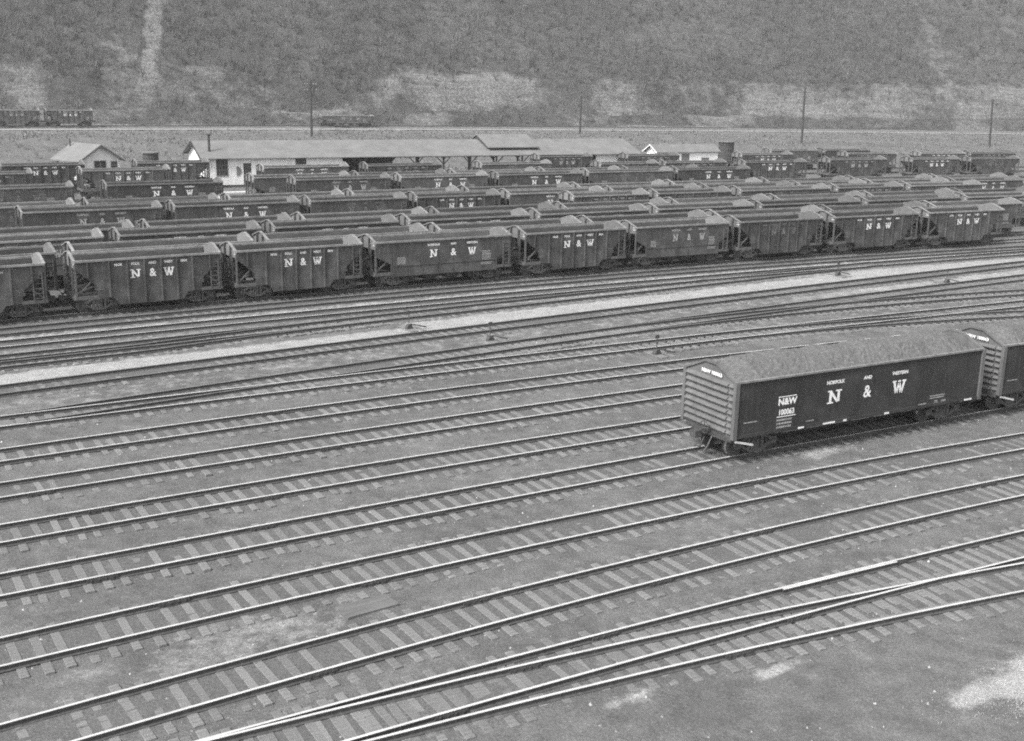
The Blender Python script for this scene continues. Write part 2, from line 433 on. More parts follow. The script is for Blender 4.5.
def build_hill():
    S = np.array(S_LIST); W = np.array(H_LIST); ns, nw = len(S), len(W)
    # thin the along-track sampling where the yard needed detail
    keep = [i for i, s in enumerate(S) if not (-36 < s < 72) or i % 3 == 0]
    V = []; A = []
    for i in keep:
        s = S[i]
        for j, w in enumerate(W):
            z = terrain(s, w) if j else edge[i]
            V.append(P(s, w, z)); A.append(rockmask(s, w))
    me = grid_mesh('hill', np.array(V), len(keep), nw)
    at = me.attributes.new('rock', 'FLOAT', 'POINT'); at.data.foreach_set('value', np.array(A, dtype=np.float32))
    me.materials.append(M['hill'])
    tag(link('hill', me), 'steep wooded hillside with pale rock cuts at its foot', 'hill', kind='structure')
build_hill()

# road along the terrace
def strip(name, w0, w1, s0, s1, lift, mat, label, step=3.0):
    V = []; F = []; n = int((s1 - s0) / step)
    for i in range(n + 1):
        s = s0 + (s1 - s0) * i / n
        a = w0(s); b = w1(s)
        for k in range(4):
            w = a + (b - a) * k / 3
            V.append(P(s, w, max(terrain(s, w) + 0.06, 0) + lift))
    for i in range(n):
        for k in range(3): F.append((i * 4 + k, (i + 1) * 4 + k, (i + 1) * 4 + k + 1, i * 4 + k + 1))
    me = bpy.data.meshes.new(name); me.from_pydata(V, [], F); me.materials.append(mat)
    for p_ in me.polygons: p_.use_smooth = True
    return tag(link(name, me), label, name, kind='structure')
M['dirt'] = mat_noise('pale_road_dirt', 0.22, 0.32, 0.95, 0.5, 0, .3, 6)
strip('road', lambda s: 171.5 + 2.5 * math.sin(s * .011 + 2.2), lambda s: 176.0 + 2.5 * math.sin(s * .011 + 2.2), 10, 500, 0.05, M['dirt'], 'pale dirt road along the foot of the hill')

# ------------------------------------------------------------------ rails and ties
RAIL_PROFILE = [(-.07, -.16), (.07, -.16), (.07, -.145), (.012, -.125), (.012, -.045), (.04, -.035), (.04, -.004), (.034, 0), (-.034, 0), (-.04, -.004), (-.04, -.035), (-.012, -.045), (-.012, -.125), (-.07, -.145)]
def rail_mesh(fn, s0, s1, pol, off, origin, dz=0.0, zfn=None, step=1.5):
    mb = MB(); n = max(2, int((s1 - s0) / step)); k = len(RAIL_PROFILE)
    V = []; Fc = []; Mi = []
    for i in range(n + 1):
        s = s0 + (s1 - s0) * i / n
        p0 = P(s, fn(s)); p1 = P(s + .2, fn(s + .2)); t = (p1 - p0); t.z = 0; t.normalize(); nn = Vector((-t.y, t.x, 0))
        c = p0 + nn * off - origin
        zz = (zfn(s) if zfn else 0.0) + dz
        for (a, z) in RAIL_PROFILE: V.append(c + nn * a + Vector((0, 0, z + zz)))
    for i in range(n):
        for j in range(k):
            Fc.append((i * k + j, (i + 1) * k + j, (i + 1) * k + (j + 1) % k, i * k + (j + 1) % k))
            Mi.append(0 if 5 < j < 9 else 1)
    mb.v = [tuple(v) for v in V]; mb.f = Fc; mb.m = Mi
    mb.f += [tuple(range(k)), tuple(range(n * k, n * k + k))]; mb.m += [1, 1]
    return mb.mesh('rail', [M['rail_top'] if pol else M['rail_dull'], M['rail_side']])
TIE = []
for q in range(4):
    mb = MB(); L = 1.27 + .03 * q; hw = .105 + .006 * q
    mb.box(-hw, hw, -L, L, -.12, 0)
    me = mb.mesh('tie', [M['tie']])
    bm = bmesh.new(); bm.from_mesh(me); bmesh.ops.bevel(bm, geom=bm.edges[:], offset=.012, segments=1, affect='EDGES'); bm.to_mesh(me); bm.free()
    TIE.append(me)
def add_ties(root, fn, s0, s1, origin, top=-.156, limit=100, spacing=.55, inner=None):
    """individual ties inside the seen range, the rest as one part"""
    pos = []; s = s0
    while s < s1:
        pos.append(s + random.uniform(-.07, .07)); s += spacing
    if inner: near = [q for q in pos if inner[0] <= q <= inner[1]]
    else: near = []
    if len(near) > limit: near = near[:limit]
    nset = set(near); rest = MB()
    for q in pos:
        p0 = P(q, fn(q)); p1 = P(q + .2, fn(q + .2)); ang = math.atan2(p1.y - p0.y, p1.x - p0.x) + random.gauss(0, .018)
        top_ = top - (abs(random.gauss(0, .004)) if random.random() < .88 else random.uniform(.005, .03)); z = top_; lat = random.gauss(0, .05)
        loc = p0 - origin + Vector((-math.sin(ang) * lat, math.cos(ang) * lat, z))
        if q in nset:
            o = link('tie', random.choice(TIE), root); o.location = loc; o.rotation_euler = (random.gauss(0, .004), 0, ang)
            v = random.uniform(.82, 1.12); o.color = (v, v, v, 1)
        else:
            m = Matrix.Translation(loc) @ Matrix.Rotation(ang, 4, 'Z')
            src = TIE[0]; off = len(rest.v)
            rest.v += [tuple(m @ v.co) for v in src.vertices]
            for p_ in src.polygons: rest.f.append(tuple(off + i for i in p_.vertices)); rest.m.append(0)
    if rest.v:
        o = rest.build('ties', M['tie'], root); o['kind'] = 'stuff'
def make_track(label, fn, s0, s1, pol, inner=None, dz=0.0, group='yard tracks', zfn=None, step=1.5, top=-.156):
    sm = (max(s0, inner[0]) + min(s1, inner[1])) / 2 if inner else (s0 + s1) / 2
    org = P(sm, fn(sm), 0)
    root = empty('railroad_track', org); tag(root, label, 'track', group)
    for off in (.75, -.75): link('rail', rail_mesh(fn, s0, s1, pol, off, org, dz, zfn, step), root)
    if zfn is None: add_ties(root, fn, s0, s1, org, top=top + dz * 2, inner=inner)
    return root, org
WORDS = {
 'A': 'nearest track but one, its inner rail crossing over the nearest track at lower right',
 'B': 'nearest track of all, converging with its neighbour at the lower right',
 'T2': 'track with broad pale ties running out of the bottom left corner',
 'T3': 'track just behind the wooden slab lying in the foreground',
 'T4': 'track carrying the loaded gondolas at the right',
 'T5': 'track passing close behind the loaded gondola end',
 'T6': 'second track behind the loaded gondola',
 'T7': 'bright track third behind the loaded gondola, just in front of a switch stand',
 'J': 'bright track in front of the middle group of switch stands',
 'J2': 'rusty branch track peeling off toward the viewer at far right',
 'I': 'dull diverging track crossing the middle of the yard at a slant',
 'I2': 'short dull branch between slanting track and bright track at the right',
 'G': 'dull ladder track along the near edge of the pale path',
 'R': 'dull track along the far edge of the pale path',
 'R2': 'short dull branch merging at left beside the pale path',
 'Q': 'track second in front of the nearest hopper row',
 'P': 'empty track directly in front of the nearest hopper row',
}
TF = {}
def T_(k): return dict((t[0], t[1]) for t in TRK)[k]
SPECIAL = {
 'I': lambda s: max(tw(T_('I'), s), tw(T_('J'), s)) if s < 0 else tw(T_('I'), s),
 'I2': lambda s: tw(T_('I'), s) - .0025 * max(0, s - 20) ** 2,
 'J2': lambda s: tw(T_('J'), s) - .0045 * max(0, s - 30) ** 2,
 'R': lambda s: min(tw(T_('R'), s), tw(T_('Q'), s)),
 'R2': lambda s: tw(T_('R'), s) - min(.0045 * max(0, 16 - s) ** 2, 1.02),
}
for i, (key, co, (a, b), pol) in enumerate(TRK):
    fn = SPECIAL.get(key) or (lambda s, co=co: tw(co, s)); TF[key] = fn
    ext0 = a - (8 if key not in ('J2', 'I2', 'I', 'R2') else 0); ext1 = b + (14 if key not in ('R', 'R2') else 0)
    r, org = make_track(WORDS[key], fn, ext0, ext1, pol, top={'P': -.176, 'Q': -.176, 'R': -.164, 'R2': -.172, 'G': -.168, 'I': -.16}.get(key, -.156), inner=(a + 2, b + (2 if key not in ('R', 'R2') else 0)), dz=-0.0012 * (i % 4))
    if key in ('A', 'B', 'T2', 'T3', 'T4', 'T5', 'T6', 'T7'):
        sj = a + 1.5 + (i * 3.7) % 9
        for off in (.75, -.75):
            q = sj + (5.2 if off > 0 else 0)
            while q < b:
                p0 = P(q, fn(q)); p1 = P(q + .2, fn(q + .2)); an = math.atan2(p1.y - p0.y, p1.x - p0.x)
                mb = MB(); mb.box(-.42, .42, -.058, .058, -.135, -.05)
                for u in (-.3, -.1, .1, .3): mb.box(u - .025, u + .025, -.085, .085, -.105, -.06)
                j = mb.build('joint_bar', M['iron'], r); j.location = p0 + Vector((-math.sin(an), math.cos(an), 0)) * off - org; j.rotation_euler = (0, 0, an)
                q += 10.4
    if key == 'A':
        link('guard_rail', rail_mesh(fn, 11.0, 15.4, True, .665, org, -.004), r)
    if key == 'B':
        link('guard_rail', rail_mesh(fn, 11.0, 15.0, False, -.665, org, -.004), r)
ORD = ['first', 'second', 'third', 'fourth', 'fifth', 'sixth', 'seventh', 'eighth', 'ninth', 'tenth', 'eleventh', 'twelfth', 'thirteenth']
ROWNAME = ['front row', 'second row', 'third row', 'fourth row', 'fifth row', 'sixth row', 'seventh row', 'eighth row', 'ninth row', 'tenth row', 'eleventh row', 'rearmost row']
for i, k in enumerate(ROWS):
    fn = (lambda s, k=k: roww(k))
    make_track('track under the %s of hopper cars' % ROWNAME[i], fn, -30, 150 if k < 10 else 190, k < 1, step=4.0)
fnT = (lambda s: TERRACE_W)
make_track('track on the terrace at the foot of the hill', fnT, -20, 190, False, step=5, zfn=lambda s: 2.62)

# ------------------------------------------------------------------ freight cars
def make_truck(parent, x):
    t = empty('truck', (x, 0, 0)); t.parent = parent
    for wx in (-.85, .85):
        for sy in (-1, 1):
            mb = MB()
            mb.mi = 1; mb.tube((wx, sy * .69, .42), (wx, sy * .80, .42), .42, .415, 20, False)
            mb.mi = 0; mb.tube((wx, sy * .700, .42), (wx, sy * .799, .42), .413, .413, 20); mb.tube((wx, sy * .795, .42), (wx, sy * .815, .42), .36, .30, 20)
            mb.tube((wx, sy * .66, .42), (wx, sy * .69, .42), .45, .45, 20)
            mb.tube((wx, 0, .42), (wx, sy * .68, .42), .08, .08, 8)
            mb.build('wheel', [M['iron'], M['tread']], t)
    for sy in (-1, 1):
        y = sy * .98; mb = MB()
        pts_b = [(-1.0, .50), (-.72, .44), (-.30, .20), (.30, .20), (.72, .44), (1.0, .50)]
        pts_t = [(-1.0, .56), (-.72, .60), (-.36, .76), (.36, .76), (.72, .60), (1.0, .56)]
        for pt in (pts_b, pts_t):
            for a, b in zip(pt, pt[1:]): mb.bar((a[0], y, a[1]), (b[0], y, b[1]), .13, .10)
        for cx in (-.33, .33): mb.bar((cx, y, .2), (cx, y, .76), .12, .1)
        for cx in (-.14, 0, .14): mb.tube((cx, y, .24), (cx, y, .55), .06, .06, 7)
        for cx in (-.85, .85): mb.box(cx - .16, cx + .16, y - sy * .02 - .07, y + sy * .09 + .07, .34, .62)
        mb.build('side_frame', M['frame_iron'], t)
    mb = MB(); mb.box(-.2, .2, -1.05, 1.05, .55, .74); mb.box(-.16, .16, -.35, .35, .74, .9); mb.build('bolster', M['iron'], t)
    return t
def coupler(parent, x, k):
    mb = MB(); mb.box(min(x, x + k * .45), max(x, x + k * .45), -.09, .09, .78, .95)
    mb.box(min(x + k * .42, x + k * .72), max(x + k * .42, x + k * .72), -.16, .16, .72, 1.0)
    mb.bar((x + k * .3, -.2, .75), (x + k * .5, -.22, .38), .04)
    mb.tube((x + k * .5, -.22, .38), (x + k * .66, -.1, .42), .035)
    mb.build('coupler', M['iron'], parent)
def arch(y, half, z, rise): 
    t = abs(y) / half
    return z + rise * (1 - max(0.0, (t - .06) / .94) ** 1.08)
def ladder(parent, x0, x1, y, z0, z1, n):
    mb = MB()
    for x in (x0, x1): mb.bar((x, y, z0), (x, y, z1), .05)
    for i in range(n):
        z = z0 + (z1 - z0) * (i + .5) / n; mb.bar((x0, y, z), (x1, y, z), .03)
    mb.build('ladder', M['frame_iron'], parent)
def end_sheet(parent, a, k, H, zlow, rise, half=1.46):
    """peaked plate closing the end above the slope sheet, stiffened by posts"""
    x = k * a; mb = MB()
    ys = [half * (-1 + 2 * i / 12) for i in range(13)]
    tp = MB()
    poly = [(-half, zlow)] + [(y, arch(y, half, H, rise)) for y in ys] + [(half, zlow)]
    mb.prism(poly, min(x, x - k * .05), max(x, x - k * .05), 'x')
    for y0, y1 in zip(ys, ys[1:]):
        tp.bar((x + k * .02, y0, arch(y0, half, H, rise) - .01), (x + k * .02, y1, arch(y1, half, H, rise) - .01), .16, .06)
    o = mb.build('end_sheet', M['endp'], parent); tp.build('end_cap', M['rim'], o)
    nb = MB()
    for i in range(2):
        zz = H - .12 - i * .17; xx = x + k * .006
        nb.add([(xx, -k * -1.35 if False else -1.36, zz), (xx, -1.02, zz), (xx, -1.02, zz + .1), (xx, -1.36, zz + .1)], [(0, 1, 2, 3)])
    nb.build('end_marking', M['letter_dull'], o)
    for y in (-.55, .55): MB().box(min(x + k * .006, x + k * .12), max(x + k * .006, x + k * .12), y - .06, y + .06, 2.1, arch(y, half, H, rise) - .06).build('end_rib', M['iron'], o)
def slope_sheet(parent, a, k, z1, xin, z0, half=1.45):
    mb = MB(); t = .035
    x1 = k * (a - .06); x0 = k * xin
    mb.prism([(x1, z1), (x0, z0), (x0, z0 - t), (x1, z1 - t)], -half, half, 'y')
    mb.build('slope_sheet', M['worn'], parent)
def sides(parent, poly, ribs, H, a, half=1.5, seam=None, mat='paint'):
    for sy in (-1, 1):
        mb = MB(); yo = sy * half; yi = sy * (half - .05)
        mb.mi = 0; mb.prism(poly, min(yo, yi), max(yo, yi), 'y')
        for x, zlo in ribs: mb.box(x - .04, x + .04, min(yo + sy * .002, yo + sy * .11), max(yo + sy * .002, yo + sy * .11), zlo, H - .12)
        if seam: mb.box(-a + 1.2, a - 1.2, min(yo + sy * .002, yo + sy * .035), max(yo + sy * .002, yo + sy * .035), seam - .03, seam + .03)
        sd = mb.build('side_panel', M[mat], parent)
        MB().box(-a - .02, a + .02, min(yo - sy * .06, yo + sy * .09), max(yo - sy * .06, yo + sy * .09), H - .085, H + .03).build('top_chord', M['rim'], sd)
        il = MB(); yl = yi - sy * .004
        zb = 1.3
        il.prism([(-a + .08, H - .1), (-a + .08, 2.75), (-1.4, zb), (1.4, zb), (a - .08, 2.75), (a - .08, H - .1)], min(yl, yl - sy * .012), max(yl, yl - sy * .012), 'y')
        il.build('inner_lining', M['inner'], sd)
def frame(parent, a, half=1.5, zs=.98):
    mb = MB()
    for sy in (-1, 1):
        mb.box(-a - .12, a + .12, sy * half - .07, sy * half + .05, zs - .1, zs + .1) if False else None
        for k in (-1, 1):
            x0, x1 = sorted((k * (a - 1.25), k * (a + .1)))
            mb.box(x0, x1, min(sy * (half - .1), sy * (half + .01)), max(sy * (half - .1), sy * (half + .01)), zs - .08, zs + .1)
    for k in (-1, 1):
        x0, x1 = sorted((k * (a + .1), k * (a - .08)))
        mb.box(x0, x1, -half + .1, half - .1, zs - .14, zs + .12)
        for y in (-1.42, -.62, .62, 1.42): mb.box(k * a - .05, k * a + .05, y - .05, y + .05, zs + .1, 2.95)
        for y in (-.62, .62): mb.bar((k * (a - .08), y, 1.1), (k * (a - 1.5), y, 1.6), .07)
        mb.bar((k * (a - .08), -1.38, 1.15), (k * (a - 1.0), -1.38, 2.0), .06); mb.bar((k * (a - .08), 1.38, 1.15), (k * (a - 1.0), 1.38, 2.0), .06)
    mb.box(-a, a, -.2, .2, zs - .22, zs + .02)
    mb.build('underframe', M['frame_iron'], parent)
def brake_wheel(parent, x, k, z=2.35):
    mb = MB(); mb.ring((x + k * .28, -.25, z), (1, 0, 0), .24, .02); mb.bar((x, -.25, z), (x + k * .28, -.25, z), .05)
    mb.bar((x + k * .28, -.49, z), (x + k * .28, -.01, z), .03); mb.bar((x + k * .28, -.25, z - .24), (x + k * .28, -.25, z + .24), .03)
    mb.build('brake_wheel', M['iron'], parent)
def data_block(mb, x, z, y, k, n, w, h=.06, gap=.1):
    """rows of dashes where the stencilled data is too small to read"""
    r = random.Random(int((x + 20) * 100) + n)
    for i in range(n):
        zz = z - i * gap; xx = -w / 2
        while xx < w / 2 - .04:
            l = r.choice((.035, .05, .07)); mb.add([(x + k * xx, y, zz), (x + k * (xx + l), y, zz), (x + k * (xx + l), y, zz + h), (x + k * xx, y, zz + h)], [(0, 1, 2, 3)])
            xx += l + .02
def big_mark(mb, xs, z, h, y, k, wN=.62):
    slab_N(mb, k * xs[0], z, h, wN, y, k)
    place_text(mb, '&', h * 1.32, k * xs[1], z - .01, y, .012, .95, k < 0)
    slab_W(mb, k * xs[2], z, h, wN * 1.05, y, k)

def proto_ribbed():
    root = empty('hopper_car', (0, 0, 0))
    a, H = 4.3, 3.15
    poly = [(-a, H), (-a, 2.66), (-a + 1.2, 1.62), (-a + 1.2, .95), (-a + 2.05, .90), (-a + 2.4, .46), (a - 2.4, .46), (a - 2.05, .90), (a - 1.2, .95), (a - 1.2, 1.62), (a, 2.66), (a, H)]
    ribs = [(-3.62, 2.15), (-2.4, .95), (-1.35, .5), (-.35, .5), (.65, .5), (1.6, .5), (2.55, .95), (3.62, 2.15)]
    sides(root, poly, ribs, H, a)
    for k in (-1, 1):
        end_sheet(root, a, k, H, 2.68, .42); slope_sheet(root, a, k, 2.74, 1.25, .62)
        coupler(root, k * a, k); make_truck(root, k * 2.95)
    mb = MB(); mb.prism([(-1.3, .5), (1.3, .5), (1.3, .62), (0, 1.25), (-1.3, .62)], -1.44, 1.44, 'y'); mb.build('hopper_floor', M['worn'], root)
    frame(root, a); brake_wheel(root, -a, -1)
    ladder(root, a - .62, a - .14, -1.53, 1.05, 2.75, 6); ladder(root, -a + .62, -a + .14, 1.53, 1.05, 2.75, 6)
    for k in (1, -1):
        y = -k * 1.506; mb = MB()
        big_mark(mb, (-.86, .14, 1.12), 2.22, .5, y, k)
        for t, x in zip(('NOR', 'FOLK', 'AND', 'WEST', 'ERN'), (-1.85, -.86, .15, 1.12, 2.05)): place_text(mb, t, .2, k * x, 2.8, y, .008, 1.0, k < 0)
        lt = mb.build('lettering', M['letter'], root); lt.name = 'lettering'
        mb = MB(); data_block(mb, k * -3.0, 1.9, y, k, 6, .55); data_block(mb, k * 2.1, 1.55, y, k, 6, .5); data_block(mb, k * 3.0, 1.7, y, k, 4, .45)
        mb.build('stencil_data', M['letter_worn'], root)
    return root
def proto_smooth(L, name='hopper_car'):
    root = empty(name, (0, 0, 0))
    a, H = L / 2, 3.15
    poly = [(-a, H), (-a, 2.15), (-a + 1.1, 1.62), (-a + 1.1, .78), (a - 1.1, .78), (a - 1.1, 1.62), (a, 2.15), (a, H)]
    n = 7; ribs = [(-a + 1.15 + (2 * a - 2.3) * i / n, .82) for i in range(n + 1)]
    sides(root, poly, [], H, a, seam=1.5)
    # narrow rivet strips instead of ribs
    for k in (-1, 1):
        mb = MB()
        for x, z in ribs: mb.box(x - .03, x + .03, min(k * 1.502, k * 1.515), max(k * 1.502, k * 1.515), z, H - .1)
        mb.build('rivet_strip', M['paint'], root)
        end_sheet(root, a, k, H, 2.62, .40); slope_sheet(root, a, k, 2.68, a - 3.1, .8)
        coupler(root, k * a, k); make_truck(root, k * (a - 1.55))
    for i in range(4):
        x = (i - 1.5) * (L - 5.2) / 3.2
        mb = MB(); mb.add([(x - .75, -1.3, .82), (x + .75, -1.3, .82), (x + .75, 1.3, .82), (x - .75, 1.3, .82), (x - .28, -.9, .3), (x + .28, -.9, .3), (x + .28, .9, .3), (x - .28, .9, .3)],
            [(0, 1, 2, 3), (4, 5, 6, 7), (0, 1, 5, 4), (1, 2, 6, 5), (2, 3, 7, 6), (3, 0, 4, 7)])
        mb.build('outlet_funnel', M['iron'], root)
    mb = MB(); mb.box(-a + 3.2, a - 3.2, -1.44, 1.44, .82, .9); mb.build('hopper_floor', M['worn'], root)
    frame(root, a); brake_wheel(root, -a, -1)
    ladder(root, a - .62, a - .14, -1.53, 1.05, 2.75, 6); ladder(root, -a + .62, -a + .14, 1.53, 1.05, 2.75, 6)
    for k in (1, -1):
        y = -k * 1.506; mb = MB(); yy = -k * 1.519
        c = .62
        big_mark(mb, (c - 1.55, c, c + 1.5), 2.2, .52, yy, k)
        for t, x in zip(('NORFOLK', 'AND', 'WESTERN'), (c - 1.55, c, c + 1.5)): place_text(mb, t, .2, k * x, 2.78, yy, .008, 1.0, k < 0)
        mb.build('lettering', M['letter'], root)
        mb = MB(); data_block(mb, k * -(a - 1.9), 2.0, yy, k, 5, .6); data_block(mb, k * (a - 2.0), 2.1, yy, k, 7, .7); data_block(mb, k * (a - 2.0), 1.3, yy, k, 2, .9)
        mb.build('stencil_data', M['letter_dull'], root)
    return root
def proto_gondola():
    root = empty('gondola_car', (0, 0, 0))
    a, H, z0 = 6.68, 3.08, .98
    for sy in (-1, 1):
        yo, yi = sy * 1.5, sy * 1.45; mb = MB()
        mb.box(-a, a, min(yo, yi), max(yo, yi), z0, H)
        rim = MB().box(-a - .01, a + .01, min(yo - sy * .05, yo + sy * .07), max(yo - sy * .05, yo + sy * .07), H - .0, H + .07)
        mb.box(-a, a, min(yo + sy * .002, yo + sy * .05), max(yo + sy * .002, yo + sy * .05), z0 - .03, z0 + .09)
        for i in range(1, 9):
            x = -a + 2 * a * i / 9; mb.box(x - .025, x + .025, min(yo + sy * .001, yo + sy * .004), max(yo + sy * .001, yo + sy * .004), z0 + .1, H - .03)
        sd = mb.build('side_panel', M['paint_new'], root); rim.build('top_chord', M['rim'], sd)
        mb = MB()
        for x, l in ((-3.4, .3), (-1.95, .62), (-1.1, .18), (1.2, .26), (6.0, .45)): mb.box(x - l / 2, x + l / 2, min(yo + sy * .05, yo + sy * .054), max(yo + sy * .05, yo + sy * .054), z0 - .02, z0 + .05)
        mb.build('paint_dash', M['letter'], sd)
    for k in (-1, 1):
        x = k * a; mb = MB(); half = 1.5
        def pk(y): return H + .05 + .45 * (1 - max(0, (abs(y) - .35)) / (half - .35))
        poly = [(-half + .03, z0), (-half + .03, H), (-.35, H + .5), (.35, H + .5), (half - .03, H), (half - .03, z0)]
        mb.prism(poly, min(x, x - k * .05), max(x, x - k * .05), 'x')
        mb.bar((x, -half, H), (x, -.35, H + .5), .14, .08); mb.bar((x, .35, H + .5), (x, half, H), .14, .08); mb.bar((x, -.35, H + .51), (x, .35, H + .51), .14, .08)
        for y in (-half, half): mb.box(x - .09, x + .09, y - .08, y + .08, z0 - .05, H)
        e = mb.build('end_sheet', M['gond_end_lit'], root)
        mb = MB()
        for i in range(8):
            zc = z0 + .16 + i * .255
            seg = [(-.0, -.07), (.10, -.05), (.125, -.015), (.09, .03), (0, .085)]
            mb.prism([(x + k * q, zc + r * 1.15) for q, r in seg], -half + .42, half - .12, 'y')
            mb.prism([(x + k * q * .8, zc + r * .9) for q, r in seg], -half + .10, -half + .36, 'y')
        mb.build('corrugation', M['gond_end_lit'], e)
        coupler(root, x, k); make_truck(root, k * 5.15)
        mb = MB(); x0, x1 = sorted((x, x - k * .25)); mb.box(x0, x1, -1.35, 1.35, z0 - .2, z0 - .002); mb.bar((x + k * .1, -1.3, z0 - .15), (x + k * .1, 1.3, z0 - .15), .04); mb.build('end_sill', M['iron'], root)
        mb = MB()
        for i in range(7): mb.bar((x - .02 * k, k * 1.56 if False else 1.58, z0 + .2 + i * .27), (x - k * .42, 1.58, z0 + .2 + i * .27), .03)
        mb.build('grab_iron', M['iron'], root)
    mb = MB(); mb.box(-a, a, -.25, .25, .72, .93); mb.box(-a + .1, a - .1, -1.44, 1.44, .93, 1.0)
    for i in range(8):
        x = -4.2 + i * 1.2; mb.bar((x, -1.4, .85), (x, 1.4, .85), .08)
    mb.build('underframe', M['iron'], root)
    brake_wheel(root, -a - .1, -1, 1.15)
    MB().bar((-a + .05, -1.55, .86), (-a + .9, -1.57, .64), .07).build('uncoupling_lever', M['pale'], root)
    mb = MB(); mb.tube((-a - .1, -.4, .8), (-a - .3, -.42, .45), .025); mb.tube((-a - .3, -.42, .45), (-a - .42, -.3, .15), .025); mb.build('air_hose', M['frame_iron'], root)
    for k in (1, -1):
        y = -k * 1.5055; mb = MB()
        big_mark(mb, (-1.73, .03, 1.8), 2.02, .53, y, k, .74)
        for t, x in zip(('NORFOLK', 'AND', 'WESTERN'), (-1.73, .0, 1.8)): place_text(mb, t, .19, k * x, 2.6, y, .008, 1.05, k < 0)
        place_text(mb, 'N&W', .36, k * -4.15, 2.12, y, .014, 1.05, k < 0)
        place_text(mb, '100063', .3, k * -4.17, 1.71, y, .012, .9, k < 0)
        for z, w in ((2.31, .9), (1.53, .95)): mb.add([(k * -4.16 - w / 2, y, z), (k * -4.16 + w / 2, y, z), (k * -4.16 + w / 2, y, z + .035), (k * -4.16 - w / 2, y, z + .035)], [(0, 1, 2, 3)])
        mb.build('lettering', M['letter'], root)
        mb = MB(); data_block(mb, k * -4.25, 1.38, y, k, 3, .75, .075, .14); data_block(mb, k * 4.15, 1.36, y, k, 2, .9, .05, .09); data_block(mb, k * 4.1, 1.12, y, k, 2, .22, .06, .08); data_block(mb, k * 4.55, 1.1, y, k, 2, .3, .06, .08); data_block(mb, k * 3.3, 1.08, y, k, 1, .5, .05); data_block(mb, k * -2.9, 1.18, y, k, 1, .45, .04)
        data_block(mb, k * -5.9, 1.5, y, k, 1, .7, .045); mb.build('stencil_data', M['letter_dull'], root)
    # number on the end peak, read from -x
    mb = MB(); vs, fs = font_polys('N&W 100063', .19, .008)
    mb.add([(-a - .062, -v[0] * 1.1 - .1, H + .12 + v[1]) for v in vs], fs); mb.build('end_number', M['letter'], root)
    mb = MB(); mb.bar((-a + .1, -1.2, .62), (-a + 1.2, -1.62, .74), .07); mb.build('chain_bar', M['pale'], root) if False else None
    return root

GROUP = 'hopper cars standing in the storage yard'
protoA = proto_ribbed(); protoB = proto_smooth(10.6); protoC = proto_smooth(11.2); protoG = proto_gondola()
index_children()
USED = set()
def place(proto, s, w, label, group, tone=1.0, letters='letter', z=0.0, sx=1.0):
    if proto.name not in USED: o = proto; USED.add(proto.name)
    else: o = copy_tree(proto)
    dw = 0.0
    if callable(w): dw = (w(s + 3) - w(s - 3)) / 6; wv = w(s)
    else: wv = w
    o.location = P(s, wv, z); o.rotation_euler = (0, 0, heading(s, dw)); o.scale = (sx, 1, 1)
    tag(o, label, 'hopper car' if o.name.startswith('hopper') else 'gondola car', group)
    PLACED.append((o, tone, letters)); return o
PLACED = []
